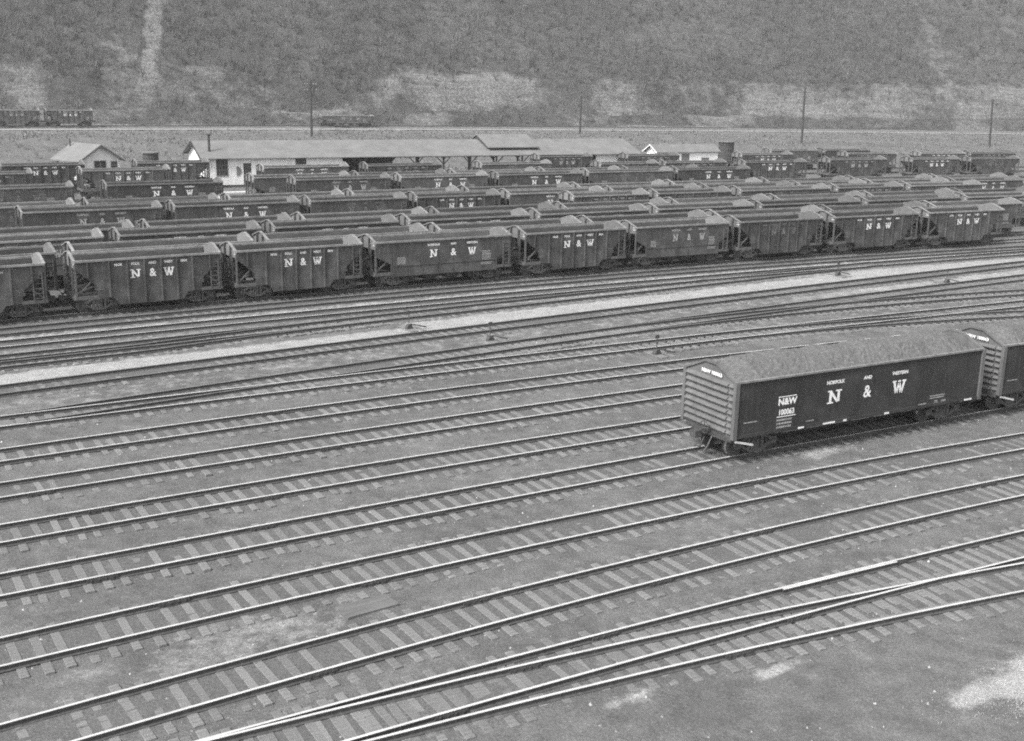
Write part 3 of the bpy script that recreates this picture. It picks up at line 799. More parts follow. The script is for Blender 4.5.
# per row: (kind, s start, s end of the body, lettering state)
def seq(gaps, kinds, lets):
    out = []
    for i, (a, b) in enumerate(zip(gaps, gaps[1:])): out.append((kinds[i % len(kinds)], a + .55, b - .55, lets[i % len(lets)]))
    return out
L1, L2, L3 = 'letter', 'letter_dull', 'letter_worn'
CARS = {
 0: [('A', -11.2, -2.2, L2), ('A', -.55, 7.95, L1), ('A', 9.0, 17.4, L1), ('B', 18.45, 28.8, L1), ('A', 30.1, 38.8, L1), ('B', 39.8, 48.7, L2), ('A', 49.9, 58.6, L3), ('A', 60.0, 69.6, L1), ('A', 71.0, 80.2, L1)],
 1: seq([-13, -.5, 11.8, 24.7, 37.9, 50.5, 63, 75.5, 88], 'C', [L2, L3]),
 2: seq([-7.5, 3.35, 14.2, 25, 36.7, 48.6, 60.2, 73.1, 86.4, 98.5], 'B', [L2, L1, L1, L1, L2, L2, L2, L1]),
 3: seq([-5.8, 6.1, 17.8, 29.3, 41.5, 53.5, 65.5, 77.5, 90, 102], 'C', [L3]),
 4: [('A', 48.0, 56.6, L2), ('A', 57.8, 66.8, L3), ('C', 68.2, 80.0, L3), ('A', 81.2, 90.4, L2), ('B', 91.6, 102.4, L3)],
 5: seq([-.9, 10.8, 22.6, 32.9, 42.7, 54.6, 66.5, 79, 89.5, 102.1, 114], 'CCBABCCCBC', [L2, L1, L3, L1, L1, L3]),
 6: seq([-7.3, 4.7, 16.7, 28.4, 40.5, 53.4, 65.4, 78.3, 91.1, 104.1, 116.5], 'C', [L3]),
 7: [('B', -4.5, 6.5, L3), ('B', 9.6, 20.9, L1), ('B', 28.7, 39.5, L2), ('B', 40.8, 51.5, L1), ('B', 53, 64.2, L1), ('B', 65.7, 77.8, L3), ('B', 79.4, 90.6, L1)],
 8: [('B', 25.4, 36.2, L3), ('B', 37.4, 48.2, L3), ('B', 49.4, 60.2, L3), ('B', 61.4, 72.2, L3), ('B', 73.4, 84.2, L3)],
 9: [('A', -4.5, 4.9, L2), ('A', 10.2, 19.7, L1), ('B', 30.5, 41.1, L1), ('A', 43.5, 53.5, L2), ('B', 58.9, 69.1, L3), ('A', 75.2, 84.2, L3), ('A', 85.6, 95.6, L2), ('A', 98.0, 108.6, L1), ('A', 115.7, 126.2, L2), ('A', 130.9, 140.0, L1), ('A', 142.3, 152, L3)],
 10: [('A', 3.0, 12.0, L1), ('A', 18.1, 26.8, L1), ('A', 74.3, 83.0, L2), ('A', 89.2, 98.2, L2), ('A', 109.8, 119.3, L1), ('A', 130.3, 140.0, L2), ('A', 145.0, 154.2, L1), ('A', 155.5, 165.0, L2)],
 11: [('B', 122.6, 132.0, L3), ('B', 133.4, 142.8, L3)],
}
PR = {'A': (protoA, 8.6), 'B': (protoB, 10.6), 'C': (protoC, 11.2)}
KW = {'A': 'ribbed', 'B': 'smooth-sided', 'C': 'long smooth-sided'}
LW = {L1: 'bright white letters', L2: 'dusty grey letters', L3: 'nearly worn-off letters'}
# the rear rows lean toward the viewer at their right end
def row_w(i, s):
    w = roww(ROWS[i])
    if i == 7 and s > 60: w += 3.95 * .45 * sstep(60, 85, s)
    if i == 9: w += 3.95 * (.45 * math.exp(-((s - 20) / 14) ** 2) - .9 * math.exp(-((s - 84) / 16) ** 2) - .9 * math.exp(-((s - 103) / 7) ** 2) - .4 * sstep(112, 125, s))
    return w
for ri, lst in CARS.items():
    n = len(lst)
    for j, (kd, a, b, lt) in enumerate(lst):
        pr, L = PR[kd]
        sidew = ('%s from the left in the %s' % (ORD[j], ROWNAME[ri])) if n > 2 else ('%s of the two in the %s' % (('left one', 'right one')[j], ROWNAME[ri]))
        lab = '%s hopper car with %s, %s' % (KW[kd], LW[lt], sidew)
        place(pr, (a + b) / 2, row_w(ri, (a + b) / 2), lab, GROUP, random.uniform(.8, 1.3), lt, 0, (b - a) / L)
# two hoppers and a low car up on the terrace
UG = 'cars on the terrace track'
place(protoA, 27.6, TERRACE_W, 'distant ribbed hopper car on the hillside terrace, right of the two far left', UG, 1.3, L1, 2.62, 1.05)
place(protoA, 17.2, TERRACE_W, 'distant ribbed hopper car on the hillside terrace, cut by the left edge', UG, 1.3, L2, 2.62, 1.05)
place(protoC, 88.5, TERRACE_W, 'distant low dark car alone on the hillside terrace behind a pole', UG, 1.4, L2, 2.62, 1.15)
PLACED[-1][0].scale = (1.12, 1, .72)
# the two loaded gondolas
t4 = TF['T4']
GG = 'loaded gondolas on the near track'
place(protoG, 23.43, t4, 'black gondola heaped with coal, white letters, ribbed left end, in the foreground', GG, 1.0, L1)
place(protoG, 38.15, t4, 'black gondola cut off by the right edge behind the first loaded gondola', GG, 1.05, L1)
LIN = {}
rl = random.Random(4)
for o, tone, lt in PLACED: LIN[o.name] = rl.choice((.8, .9, 1.0, 1.1, 1.25, 1.6))
bpy.context.view_layer.update()
index_children()
for o, tone, lt in PLACED:
    stack = [o]
    while stack:
        q = stack.pop(); stack += ALL_CH.get(q.name, [])
        t2 = tone * random.uniform(.93, 1.07); q.color = (t2, t2, t2, 1)
        if q.name.split('.')[0] == 'inner_lining': t2 *= LIN.get(o.name, 1.0); q.color = (t2, t2, t2, 1)
        if q.name.split('.')[0] == 'lettering' and lt != 'letter':
            q.material_slots[0].link = 'OBJECT'; q.material_slots[0].material = M[lt]

def coal_heap(s, label, seed):
    a, half = 6.5, 1.42; nx, ny = 110, 30; mb = MB(); V = []
    for i in range(nx + 1):
        x = -a + 2 * a * i / nx
        ex = min(1.0, (i / nx) / .085, .35 + (1 - i / nx) / .08)
        for j in range(ny + 1):
            y = -half + 2 * half * j / ny; t = abs(y) / half
            h = 2.96 + (-.05 + .62 * min(1, (1 - t) * 1.7) * (ex ** .8) + .06 * (1 - t))
            h += .11 * noise.noise((x * .8 + seed, y * .9, 0)) + .045 * noise.noise((x * 2.3, y * 2.3 + seed, 3)) - .10 * max(0.0, noise.noise((x * 1.9 + 9, y * 1.9, seed + 4)) - .3) + .035 * noise.noise((x * 8, y * 8, seed)) + random.gauss(0, .006)
            V.append((x, y, h if ex > 0 else 2.7))
    F = [(i * (ny + 1) + j, (i + 1) * (ny + 1) + j, (i + 1) * (ny + 1) + j + 1, i * (ny + 1) + j + 1) for i in range(nx) for j in range(ny)]
    # close it underneath
    base = len(V); bx = [(-a, -half), (a, -half), (a, half), (-a, half)]
    V += [(x, y, 1.02) for x, y in bx]
    F.append((base, base + 3, base + 2, base + 1))
    ring_s = [i * (ny + 1) for i in range(nx + 1)]; F.append(tuple(ring_s + [base + 1, base]))
    ring_n = [i * (ny + 1) + ny for i in range(nx + 1)]; F.append(tuple(ring_n[::-1] + [base + 3, base + 2]))
    F.append(tuple(list(range(ny + 1))[::-1] + [base, base + 3])); F.append(tuple(list(range(nx * (ny + 1), nx * (ny + 1) + ny + 1)) + [base + 2, base + 1]))
    mb.v = V; mb.f = F; mb.m = [0] * len(F)
    o = mb.build('coal_load', M['coal']); dw = (t4(s + 3) - t4(s - 3)) / 6
    o.location = P(s, t4(s), 0); o.rotation_euler = (0, 0, heading(s, dw))
    tag(o, label, 'coal', 'coal heaps in the gondolas')
coal_heap(23.43, 'heap of fine coal filling the foreground gondola', 1.3)
coal_heap(38.15, 'heap of coal in the gondola cut by the right edge', 8.1)

# ------------------------------------------------------------------ buildings
def oriented(name, loc, rz, label, cat, group=None):
    o = empty(name, loc, rz); tag(o, label, cat, group); return o
def gable_roof(mb, x0, x1, y0, yr, y1, ze, zr, over=.35, t=.09):
    for (ya, yb) in ((y0 - over, yr), (y1 + over, yr)):
        k = (zr - ze) / abs((y0 if ya < yr else y1) - yr); za = zr - k * abs(ya - yr)
        mb.add([(x0, ya, za), (x1, ya, za), (x1, yb, zr), (x0, yb, zr), (x0, ya, za + t), (x1, ya, za + t), (x1, yb, zr + t), (x0, yb, zr + t)],
            [(0, 1, 2, 3), (7, 6, 5, 4), (0, 4, 5, 1), (1, 5, 6, 2), (2, 6, 7, 3), (3, 7, 4, 0)])
def window(parent, x, z, w, h, y, nx=2, nz=3, k=-1, axis='y'):
    """window on a wall facing -y (axis y) or -x (axis x)"""
    def bx(mb, u0, u1, d0, d1, z0, z1):
        a, b = sorted((y + k * d0, y + k * d1))
        if axis == 'y': mb.box(u0, u1, a, b, z0, z1)
        else: mb.box(a, b, u0, u1, z0, z1)
    mb = MB(); t = .09
    bx(mb, x - w / 2 - t, x - w / 2, .002, .06, z - h / 2 - t, z + h / 2 + t); bx(mb, x + w / 2, x + w / 2 + t, .002, .06, z - h / 2 - t, z + h / 2 + t)
    bx(mb, x - w / 2, x + w / 2, .002, .06, z + h / 2, z + h / 2 + t); bx(mb, x - w / 2, x + w / 2, .002, .09, z - h / 2 - t, z - h / 2)
    for i in range(1, nx): u = x - w / 2 + w * i / nx; bx(mb, u - .025, u + .025, .02, .05, z - h / 2, z + h / 2)
    for i in range(1, nz): v = z - h / 2 + h * i / nz; bx(mb, x - w / 2, x + w / 2, .018, .045, v - .025, v + .025)
    f = mb.build('window', M['trim'], parent)
    mb = MB(); bx(mb, x - w / 2, x + w / 2, .004, .014, z - h / 2, z + h / 2); mb.build('pane', M['glass'], f)

# long freight shed: x from left gable, y away from the viewer
g0 = -0.22
shed_o = P(27.6, 77.6, g0); e = P(93.0, 76.2, g0); v = e - shed_o; SL = v.length; sa = math.atan2(v.y, v.x)
shed = oriented('freight_shed', shed_o, sa, 'long low freight shed with grey roof, white walls and open middle bays', 'shed')
EH = 3.55; RH = 5.3; DP = 10.0
def wall_seg(x0, x1, y0, y1, z0=0, z1=EH): return MB().box(x0, x1, y0, y1, z0, z1).build('wall', M['white_wall'], shed)
xl = SL
wl = 15.4   # end of the closed left part
# front wall split round door and window openings
wall_seg(0, 4.95, 0, .15); wall_seg(6.0, 11.9, 0, .15); wall_seg(4.95, 6.0, 0, .15, 2.75, EH); wall_seg(13.4, wl + 3.0, 0, .15); wall_seg(11.9, 13.4, 0, .15, 3.4, EH)
wall_seg(xl * .89, xl - 1.2, 0, .15)
mb = MB(); mb.prism([(.0, 0), (0, EH), (DP / 2, RH), (DP, EH), (DP, 0)], 0, .15, 'x'); mb.build('gable_wall', M['white_wall'], shed)
mb = MB(); mb.prism([(.0, 0), (0, EH), (DP / 2, RH), (DP, EH), (DP, 0)], xl - .15, xl, 'x'); mb.build('gable_wall', M['white_wall'], shed)
mb = MB(); mb.prism([(.16, 0), (.16, EH - .1), (DP - .16, EH - .1), (DP - .16, 0)], wl + 2.7, wl + 2.85, 'x'); mb.build('partition', M['dark'], shed)
mb = MB(); mb.box(0.16, wl + 14, DP - .15, DP, 0, EH); mb.box(xl * .86, xl - .16, DP - .15, DP, 0, EH); mb.build('rear_wall', M['dark'], shed)
mb = MB(); gable_roof(mb, -.6, xl + .6, 0, DP / 2, DP, EH, RH, .6); mb.build('roof', M['roof'], shed)
# barge boards, dark under the left gable
mb = MB()
for (ya, yb, za, zb) in ((-.6, DP / 2, EH - .22, RH - .02), (DP + .6, DP / 2, EH - .22, RH - .02)): mb.bar((-.64, ya, za), (-.64, yb, zb), .08, .25)
mb.build('barge_board', M['dark'], shed)
mb = MB(); x0, x1 = 40.7, 49.0
mb.add([(x0, .9, 4.35), (x1, .9, 4.35), (x1, DP / 2 + .1, 6.0), (x0, DP / 2 + .1, 6.0), (x0, .9, 4.47), (x1, .9, 4.47), (x1, DP / 2 + .1, 6.12), (x0, DP / 2 + .1, 6.12)],
    [(0, 1, 2, 3), (7, 6, 5, 4), (0, 4, 5, 1), (1, 5, 6, 2), (2, 6, 7, 3), (3, 7, 4, 0)])
mb.add([(x0, DP - .9, 4.35), (x1, DP - .9, 4.35), (x1, DP / 2 + .12, 6.0), (x0, DP / 2 + .12, 6.0), (x0, DP - .9, 4.47), (x1, DP - .9, 4.47), (x1, DP / 2 + .12, 6.12), (x0, DP / 2 + .12, 6.12)],
    [(0, 1, 2, 3), (7, 6, 5, 4), (0, 4, 5, 1), (1, 5, 6, 2), (2, 6, 7, 3), (3, 7, 4, 0)])
mon = mb.build('monitor_roof', M['roof'], shed)
mb = MB(); mb.prism([(1.4, 4.1), (1.4, 4.45), (DP / 2, 5.9), (DP - 1.4, 4.45), (DP - 1.4, 4.1)], x0 + .1, x0 + .2, 'x'); mb.prism([(1.4, 4.1), (1.4, 4.45), (DP / 2, 5.9), (DP - 1.4, 4.45), (DP - 1.4, 4.1)], x1 - .2, x1 - .1, 'x'); mb.build('monitor_end', M['dark'], mon)
# open bays: posts with knee braces
for i in range(9):
    x = wl + 5.5 + i * 4.15
    if x > xl * .88: break
    for y in (.15, DP - .3):
        mb = MB(); mb.box(x - .1, x + .1, y - .1, y + .1, 0, EH - .1)
        for k in (-1, 1): mb.bar((x + k * .08, y, EH - 1.3), (x + k * 1.1, y, EH - .25), .11)
        mb.build('post', M['dark'], shed)
mb = MB(); mb.box(wl + 3.1, xl * .89 - .02, .05, .25, EH - .32, EH - .1); mb.build('beam', M['dark'], shed)
mb = MB(); mb.box(0.2, xl - .2, .4, DP - .4, .0, .12); mb.build('platform', M['plank'], shed)
window(shed, 2.2, 2.25, 1.35, 2.0, 0, 4, 3)
mb = MB(); mb.box(5.0, 5.95, .02, .1, 0, 2.7); mb.build('door', M['dark'], shed)
mb = MB(); mb.box(11.95, 13.35, .03, .1, 0, 3.38); mb.build('door', M['dark'], shed)
mb = MB(); mb.tube((1.0, 1.6, 4.1), (1.0, 1.6, 6.3), .16, .15, 10); mb.box(.8, 1.2, 1.42, 1.78, 6.2, 6.35); mb.build('chimney', M['dark'], shed)
mb = MB(); n = 12
mb.prism([(4.1 + .0, 2.2)] and [(4.05 + .62 * math.cos(t), 1.75 + .62 * math.sin(t)) for t in [-math.pi / 2 + math.pi * i / n for i in range(n + 1)]], -.07, -.004, 'y'); mb.build('half_round_plate', M['trim'], shed)
mb = MB(); mb.box(xl * .89 + 2.6, xl * .89 + 4.0, -.05, -.004, .4, 1.95); mb.build('opening_shade', M['dark'], shed)  # dark panel over the wall stands in for shade inside an opening

# small white house left of the shed
gx = Vector((4.1, 5.1, 0)).normalized(); c0 = Vector((-53.7, 141.5, g0)) + gx * .45 + Vector((-gx.y, gx.x, 0)) * .45; ha = math.atan2(gx.y, gx.x)
house = oriented('white_house', c0, ha, 'small white gabled house at far left with a pale grey roof', 'house')
W_, DH, eh, rh = 5.5, 5.6, 3.3, 5.0
mb = MB(); mb.prism([(0, 0), (0, eh), (W_ / 2, rh), (W_, eh), (W_, 0)], 0, .15, 'y'); mb.build('gable_wall', M['white_wall'], house)
mb = MB(); mb.prism([(0, 0), (0, eh), (W_ / 2, rh), (W_, eh), (W_, 0)], DH - .15, DH, 'y'); mb.build('gable_wall', M['white_wall'], house)
mb = MB(); mb.box(0, .15, .16, DH - .16, 0, eh); mb.build('wall', M['white_wall'], house)
mb = MB(); mb.box(W_ - .15, W_, .16, DH - .16, 0, eh); mb.build('wall', M['white_wall'], house)
mb = MB(); k = (rh - eh) / (W_ / 2); ov = .5
for sx_ in (-1, 1):
    xe = W_ / 2 + sx_ * (W_ / 2 + ov); zz = eh - k * ov
    mb.add([(xe, -.45, zz), (xe, DH + .45, zz), (W_ / 2, DH + .45, rh), (W_ / 2, -.45, rh), (xe, -.45, zz + .12), (xe, DH + .45, zz + .12), (W_ / 2, DH + .45, rh + .12), (W_ / 2, -.45, rh + .12)],
        [(0, 1, 2, 3), (7, 6, 5, 4), (0, 4, 5, 1), (1, 5, 6, 2), (2, 6, 7, 3), (3, 7, 4, 0)])
rf = mb.build('roof', M['roof'], house)
mb = MB(); mb.tube((2.0, 5.4, 4.6), (2.0, 5.4, 5.6), .09); mb.build('vent_pipe', M['dark'], rf)
mb = MB()
for sx_ in (-1, 1): mb.bar((W_ / 2, -.48, rh - .02), (W_ / 2 + sx_ * (W_ / 2 + ov), -.48, eh - k * ov - .02), .06, .2)
mb.build('barge_board', M['trim'], rf)
window(house, 2.3, 2.45, .62, 1.15, 0, 1, 2); window(house, 3.15, 2.45, .62, 1.15, 0, 1, 2)
mb = MB(); mb.box(4.2, 5.1, -.05, -.003, .3, 3.0); dr = mb.build('door', M['trim'], house)
mb = MB(); mb.box(4.3, 5.0, -.075, -.052, 2.55, 2.85); mb.box(4.3, 5.0, -.075, -.052, 1.3, 2.4); mb.build('pane', M['glass'], dr)
window(house, 2.0, 2.2, .7, 1.1, 0, 1, 2, -1, 'x'); window(house, 5.2, 2.2, .7, 1.1, 0, 1, 2, -1, 'x')

# low white shed right of the freight shed
q0 = P(99.0, 79.2, g0); q1 = P(110.9, 80.2, g0); v = q1 - q0
cab = oriented('white_shed', q0, math.atan2(v.y, v.x), 'low white shed right of the long freight shed, two dark doors', 'shed')
L_ = v.length; eh, rh, dp = 3.4, 4.4, 3.4
for a_, b_ in ((0, 4.6), (6.2, 8.6), (10.2, L_)): MB().box(a_, b_, 0, .15, 0, eh).build('wall', M['white_wall'], cab)
for a_, b_, zt in ((4.6, 6.2, 3.1), (8.6, 10.2, 2.4)):
    if zt < eh: MB().box(a_, b_, 0, .15, zt, eh).build('wall', M['white_wall'], cab)
    MB().box(a_, b_, .04, .12, 0, zt - .003).build('door', M['trim'], cab)
for x in (0, L_ - .15): MB().prism([(.16 if x else .16, 0), (.16, eh), (dp / 2, rh - .1), (dp, eh), (dp, 0)], x, x + .15, 'x').build('gable_wall', M['white_wall'], cab)
MB().box(.16, L_ - .16, dp - .15, dp - .002, 0, eh).build('wall', M['white_wall'], cab)
mb = MB(); gable_roof(mb, -.5, L_ + .5, 0, dp / 2, dp, eh, rh, .25); mb.build('roof', M['roof'], cab)
mb = MB()
for (ya, yb) in ((-.25, dp / 2), (dp + .25, dp / 2)): mb.bar((-.53, ya, eh - .12), (-.53, yb, rh + .02), .06, .16)
mb.build('barge_board', M['letter'], cab)

def tank(loc, r, z0, z1, label):
    o = oriented('water_tank', loc, 0, label, 'tank')
    MB().tube((0, 0, z0), (0, 0, z1), r, r * .97, 20).build('tub', M['dark'], o)
    mb = MB()
    for i in range(4): mb.ring((0, 0, z0 + (z1 - z0) * (i + .5) / 4), (0, 0, 1), r * 1.0, .03, 20)
    mb.build('hoop', M['iron'], o)
    MB().tube((0, 0, z1), (0, 0, z1 + .12), r * 1.12, r * 1.12, 20).build('lid', M['trim'], o)
    for k in range(4):
        t = math.pi / 4 + k * math.pi / 2; MB().box(r * .7 * math.cos(t) - .1, r * .7 * math.cos(t) + .1, r * .7 * math.sin(t) - .1, r * .7 * math.sin(t) + .1, 0, z0 - .002).build('leg', M['dark'], o)
tank(Vector((-50.7, 160.2, -.1)), 1.05, 1.2, 3.0, 'small dark round tank between the white house and the long shed')
tank(Vector((36.2, 200.4, -.1)), 1.35, .6, 4.2, 'dark timber tank at the right end of the low white shed')

# ------------------------------------------------------------------ poles
def pole(x, y, z, h, lean, label, arms, box=False):
    o = oriented('utility_pole', (x, y, z), A0, label, 'utility pole', 'utility poles along the hill foot'); o.rotation_euler = (0, lean, 0)
    MB().tube((0, 0, -.5), (0, 0, h), .26, .18, 9).build('shaft', M['pole'], o)
    for i in range(arms):
        zz = h - 1.0 - i * 1.1
        c = MB().box(-1.3, 1.3, -.16, -.05, zz - .08, zz + .08).build('crossarm', M['pole'], o)
        mb = MB()
        for u in (-1.15, -.6, .6, 1.15): mb.tube((u, -.1, zz + .08), (u, -.1, zz + .26), .05, .04, 6)
        mb.build('insulator', M['pale'], c)
    if box: MB().tube((.5, -.1, h - 2.6), (.5, -.1, h - 1.6), .28, .28, 10).build('transformer', M['iron'], o)
pole(-41.2, 233.2, 1.4, 11.6, 0, 'tall pole with crossarm and transformer behind the long shed roof', 2, True)
pole(14.4, 265.9, 1.4, 9.0, 0, 'short bare pole above the right half of the shed roof', 1)
pole(63.1, 257.5, .8, 12.6, -.015, 'leaning tall pole above the right rear hopper cars', 1)
pole(108.2, 266.0, .7, 11.0, -.05, 'pole near the right edge beyond the hopper rows', 1)

# ------------------------------------------------------------------ switch stands and yard odds and ends
def stand(s, w, label):
    loc = P(s, w, -.24); o = oriented('switch_stand', loc, heading(s), label, 'switch stand', 'switch stands beside the yard tracks')
    mb = MB(); mb.box(-.25, .25, -.75, 1.0, -.02, .08); mb.box(.5, .75, -.75, 1.0, -.03, .07); mb.build('head_block', M['tie'], o)
    mb = MB(); mb.prism([(-.2, .08), (.26, .08), (.12, .34), (-.08, .34)], -.13, .13, 'y'); mb.tube((.05, -.1, .38), (.95, -.32, .16), .03, .045, 6); mb.build('base', M['iron'], o)
    MB().tube((0, 0, .4), (0, 0, .98), .03, .025, 7).build('mast', M['iron'], o)
    mb = MB(); mb.prism([(-.1, .92), (.1, .92), (.15, 1.02), (.1, 1.12), (-.1, 1.12), (-.15, 1.02)], -.012, .012, 'y'); mb.build('target', M['iron'], o)
    mb = MB(); mb.tube((0, .2, .03), (0, 1.6, .03), .03, .03, 6); mb.build('throw_rod', M['iron'], o)
stand(15.8, -11.9, 'switch stand on the pale path left of centre')
stand(18.6, -16.6, 'switch stand between the pale path and the slanting track, near the centre')
stand(25.1, -23.3, 'switch stand just behind the loaded gondola')
stand(53.2, -8.3, 'small switch stand on the pale path in front of the right hopper cars')
stand(58.5, -13.9, 'switch stand at far right beside the ladder track')

o = MB().box(-.78, .78, -.38, .38, 0, .12).build('wood_slab', M['slab']); o.location = P(.35, -42.75, -.27); o.rotation_euler = (0.0, .01, heading(0) + .05)
tag(o, 'flat grey wooden slab lying between two foreground tracks', 'slab')
o = MB().box(-.5, .5, -.04, .04, 0, .05).build('timber_scrap', M['plank']); o.location = P(-.6, -42.3, -.27); o.rotation_euler = (0, 0, heading(0) + .2)
tag(o, 'thin timber scrap beside the flat wooden slab', 'timber')
# pipe and planks glimpsed through the gap in the eighth row
a_ = P(21.8, 51.5, .55); b_ = P(26.2, 51.5, .55)
mb = MB(); mb.tube(a_, b_, .55, .55, 20, False); mb.tube(a_, b_, .5, .5, 20, False)
o = mb.build('steel_pipe', M['pale']); tag(o, 'pale wide pipe lying in the gap between hopper cars', 'pipe')
mb = MB(); ctr = P(24, 55.5, .0)
for i in range(5):
    for j in range(4): mb.box(-2.6 + .1 * (i % 2), 2.6, -.7 + j * .36, -.7 + j * .36 + .33, i * .22, i * .22 + .19)
o = mb.build('plank_stack', M['pale']); o.location = ctr; o.rotation_euler = (0, 0, heading(24)); tag(o, 'stack of pale planks behind the wide pipe', 'planks')

# loose stones and scraps on the cinders
mb = MB(); rr = random.Random(5)
for i in range(2600):
    s = rr.uniform(-14, 40); w = rr.uniform(-56, -9)
    if any(abs(abs(w - TF[k](s)) - .75) < .15 for k in TF): continue
    r = rr.choice((.015, .02, .02, .03, .03, .05)) * rr.uniform(.7, 1.3); p_ = P(s, w, -.285)
    inner = any(abs(w - TF[k](s)) < 1.0 for k in TF)
    p_.z = -.172 if inner else -.215 + .075 * noise.noise((s * .4, w * .35, 1.0)) + .03 * noise.noise((s * 1.3, w * 1.3, 5.0))
    vs = [p_ + Vector((r * math.cos(t) * rr.uniform(.6, 1.3), r * math.sin(t) * rr.uniform(.6, 1.3), -.02)) for t in [i_ * math.pi / 2.5 for i_ in range(5)]] + [p_ + Vector((0, 0, r * rr.uniform(.4, 1.0)))]
    mb.add(vs, [(j, (j + 1) % 5, 5) for j in range(5)])
o = mb.build('loose_stones', M['stone']); tag(o, 'pale stones scattered over the cinders', 'stones', kind='stuff')

# dead grass at the lower right corner
mb = MB()
for i in range(11000):
    s = rr.gauss(12.4, 1.1); w = -54.3 + .2 * (s - 12.4) + rr.gauss(0, .5)
    p_ = P(s, w, -.29); hgt = rr.uniform(.02, .12); t = rr.uniform(0, 6.28); l = rr.uniform(.02, .15); t2 = rr.uniform(0, 6.28)
    u = Vector((math.cos(t), math.sin(t), 0)) * rr.uniform(.006, .014); tip = p_ + Vector((math.cos(t2) * l, math.sin(t2) * l, hgt))
    mb.add([p_ - u, p_ + u, tip], [(0, 1, 2)])
o = mb.build('dead_grass', M['weed']); tag(o, 'pale dead grass in the lower right corner', 'grass', kind='stuff')

# ------------------------------------------------------------------ bare brush on the hill and bank
def brush():
    mb = MB(); rr = random.Random(11); V = mb.v; F = mb.f
    def tuft(p_, h, nbr, spread, wd):
        for b in range(nbr):
            t = rr.uniform(0, 6.283); sp = spread * rr.uniform(.3, 1.0)
            base = p_ + Vector((0, 0, h * rr.uniform(0, .35))); tip = p_ + Vector((math.cos(t) * sp, math.sin(t) * sp, h * rr.uniform(.65, 1.05)))
            ph = rr.uniform(0, 6.283); u = Vector((math.cos(ph), math.sin(ph), 0)) * wd * rr.uniform(.6, 1.3)
            o = len(V); V.extend((tuple(base - u), tuple(base + u), tuple(tip + u * .25), tuple(tip - u * .25))); F.append((o, o + 1, o + 2, o + 3))
    n = 0
    while n < 10500:
        s = rr.uniform(-10, 420); w = 203 + 120 * rr.random() ** 1.1
        if rockmask(s, w) > .35 and rr.random() < .9: continue
        if noise.noise((s * .05, w * .06, 2.0)) < rr.uniform(-1.1, .1): continue
        h = rr.uniform(1.6, 4.4); p_ = P(s, w, terrain(s, w) - .2)
        tuft(p_, h, 11, h * .5, .05); n += 1
    n = 0
    while n < 9000:
        s = rr.uniform(-10, 420); w = 192 + 110 * rr.random() ** 1.4
        if rockmask(s, w) > .3 and rr.random() < .8: continue
        tuft(P(s, w, terrain(s, w) - .1), rr.uniform(.7, 2.0), 6, .9, .06); n += 1
    mb.m = [0] * len(F)
    o = mb.build('hillside_brush', M['twig']); tag(o, 'bare winter brush covering the hillside', 'brush', kind='stuff')
    mb = MB(); V = mb.v; F = mb.f; n = 0
    def tuft2(p_, h, nbr, spread, wd):
        for b in range(nbr):
            t = rr.uniform(0, 6.283); sp = spread * rr.uniform(.3, 1.0); tip = p_ + Vector((math.cos(t) * sp, math.sin(t) * sp, h * rr.uniform(.5, 1.0)))
            ph = rr.uniform(0, 6.283); u = Vector((math.cos(ph), math.sin(ph), 0)) * wd
            o = len(V); V.extend((tuple(p_ - u), tuple(p_ + u), tuple(tip))); F.append((o, o + 1, o + 2))
    while n < 9000:
        s = rr.uniform(0, 330); w = rr.uniform(90, 168)
        if noise.noise((s * .07, w * .09, 6)) < rr.uniform(-.5, .4): continue
        tuft2(P(s, w, terrain(s, w) - .05), rr.uniform(.3, 1.0), 6, .7, .06); n += 1
    mb.m = [0] * len(F)
    o = mb.build('bank_weeds', M['bank_weed']); tag(o, 'dry weeds on the bank between the sheds and the road', 'weeds', kind='stuff')
brush()

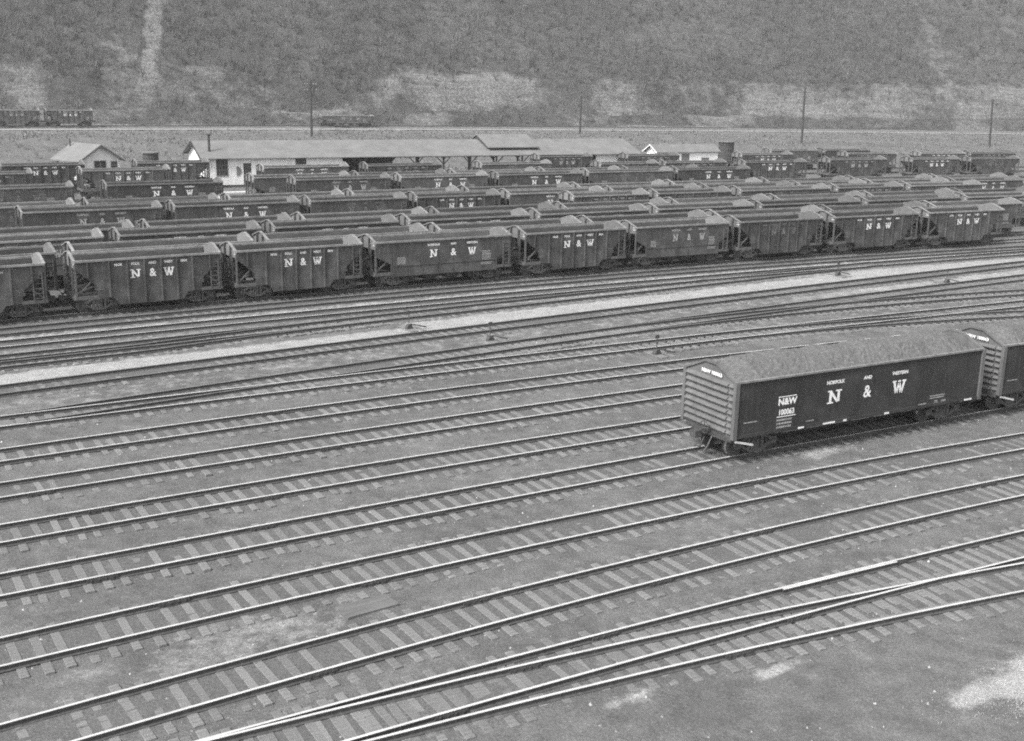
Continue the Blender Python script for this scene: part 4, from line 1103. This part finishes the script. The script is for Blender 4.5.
# ------------------------------------------------------------------ light, sky, camera
EL, AZV = 47.0, Vector((-.66, -.75, 0)).normalized()
sun = bpy.data.lights.new('sun', 'SUN'); sun.energy = 1.5; sun.angle = R(12); sun.color = (1, .985, .965)
so = bpy.data.objects.new('sun', sun); COL.objects.link(so)
sd = Vector((AZV.x * math.cos(R(EL)), AZV.y * math.cos(R(EL)), math.sin(R(EL))))
so.rotation_euler = (-sd).to_track_quat('-Z', 'Y').to_euler(); so.location = (0, 0, 60)
wd = bpy.data.worlds.new('World'); SC.world = wd; wd.use_nodes = True; nt = wd.node_tree
bg = nt.nodes['Background']; sky = nt.nodes.new('ShaderNodeTexSky'); sky.sky_type = 'NISHITA'; sky.sun_disc = False
sky.sun_elevation = R(EL); sky.sun_rotation = math.atan2(AZV.x, AZV.y); sky.air_density = 1.0; sky.dust_density = 4.0
bw = nt.nodes.new('ShaderNodeRGBToBW'); nt.links.new(sky.outputs[0], bw.inputs[0]); nt.links.new(bw.outputs[0], bg.inputs['Color'])
bg.inputs['Strength'].default_value = 0.11

HAZE = True
if HAZE:
    m = bpy.data.materials.new('haze_air'); m.use_nodes = True; nt = m.node_tree
    for n_ in list(nt.nodes):
        if n_.type != 'OUTPUT_MATERIAL': nt.nodes.remove(n_)
    pv = nt.nodes.new('ShaderNodeVolumePrincipled'); pv.inputs['Color'].default_value = (.9, .9, .9, 1); pv.inputs['Density'].default_value = 0.00027
    nt.links.new(pv.outputs[0], nt.nodes['Material Output'].inputs['Volume'])
    o = MB().box(-360, 640, -160, 960, -2.0, 300).build('haze', m); tag(o, 'thin pale haze filling the valley', 'haze', kind='stuff')

cam = bpy.data.cameras.new('camera'); cam.sensor_width = 36; cam.lens = 1139.62 / 1024 * 36; cam.clip_end = 3000; cam.clip_start = .5
co = bpy.data.objects.new('camera', cam); COL.objects.link(co)
co.matrix_world = Matrix.Translation((0, 0, 13.69)) @ Matrix.Rotation(math.pi / 2 - R(14.294), 4, 'X') @ Matrix.Rotation(R(1.198), 4, 'Z')
SC.camera = co
SC.view_settings.view_transform = 'Standard'; SC.view_settings.look = 'None'; SC.view_settings.exposure = 1.55; SC.view_settings.gamma = 1.0
SC.view_settings.use_curve_mapping = False
SC.render.engine = 'CYCLES'; SC.cycles.max_bounces = 6; SC.cycles.volume_bounces = 0; SC.cycles.use_denoising = False; SC.cycles.filter_width = 1.9; SC.cycles.sample_clamp_indirect = 3.0   # the grain of a fast film
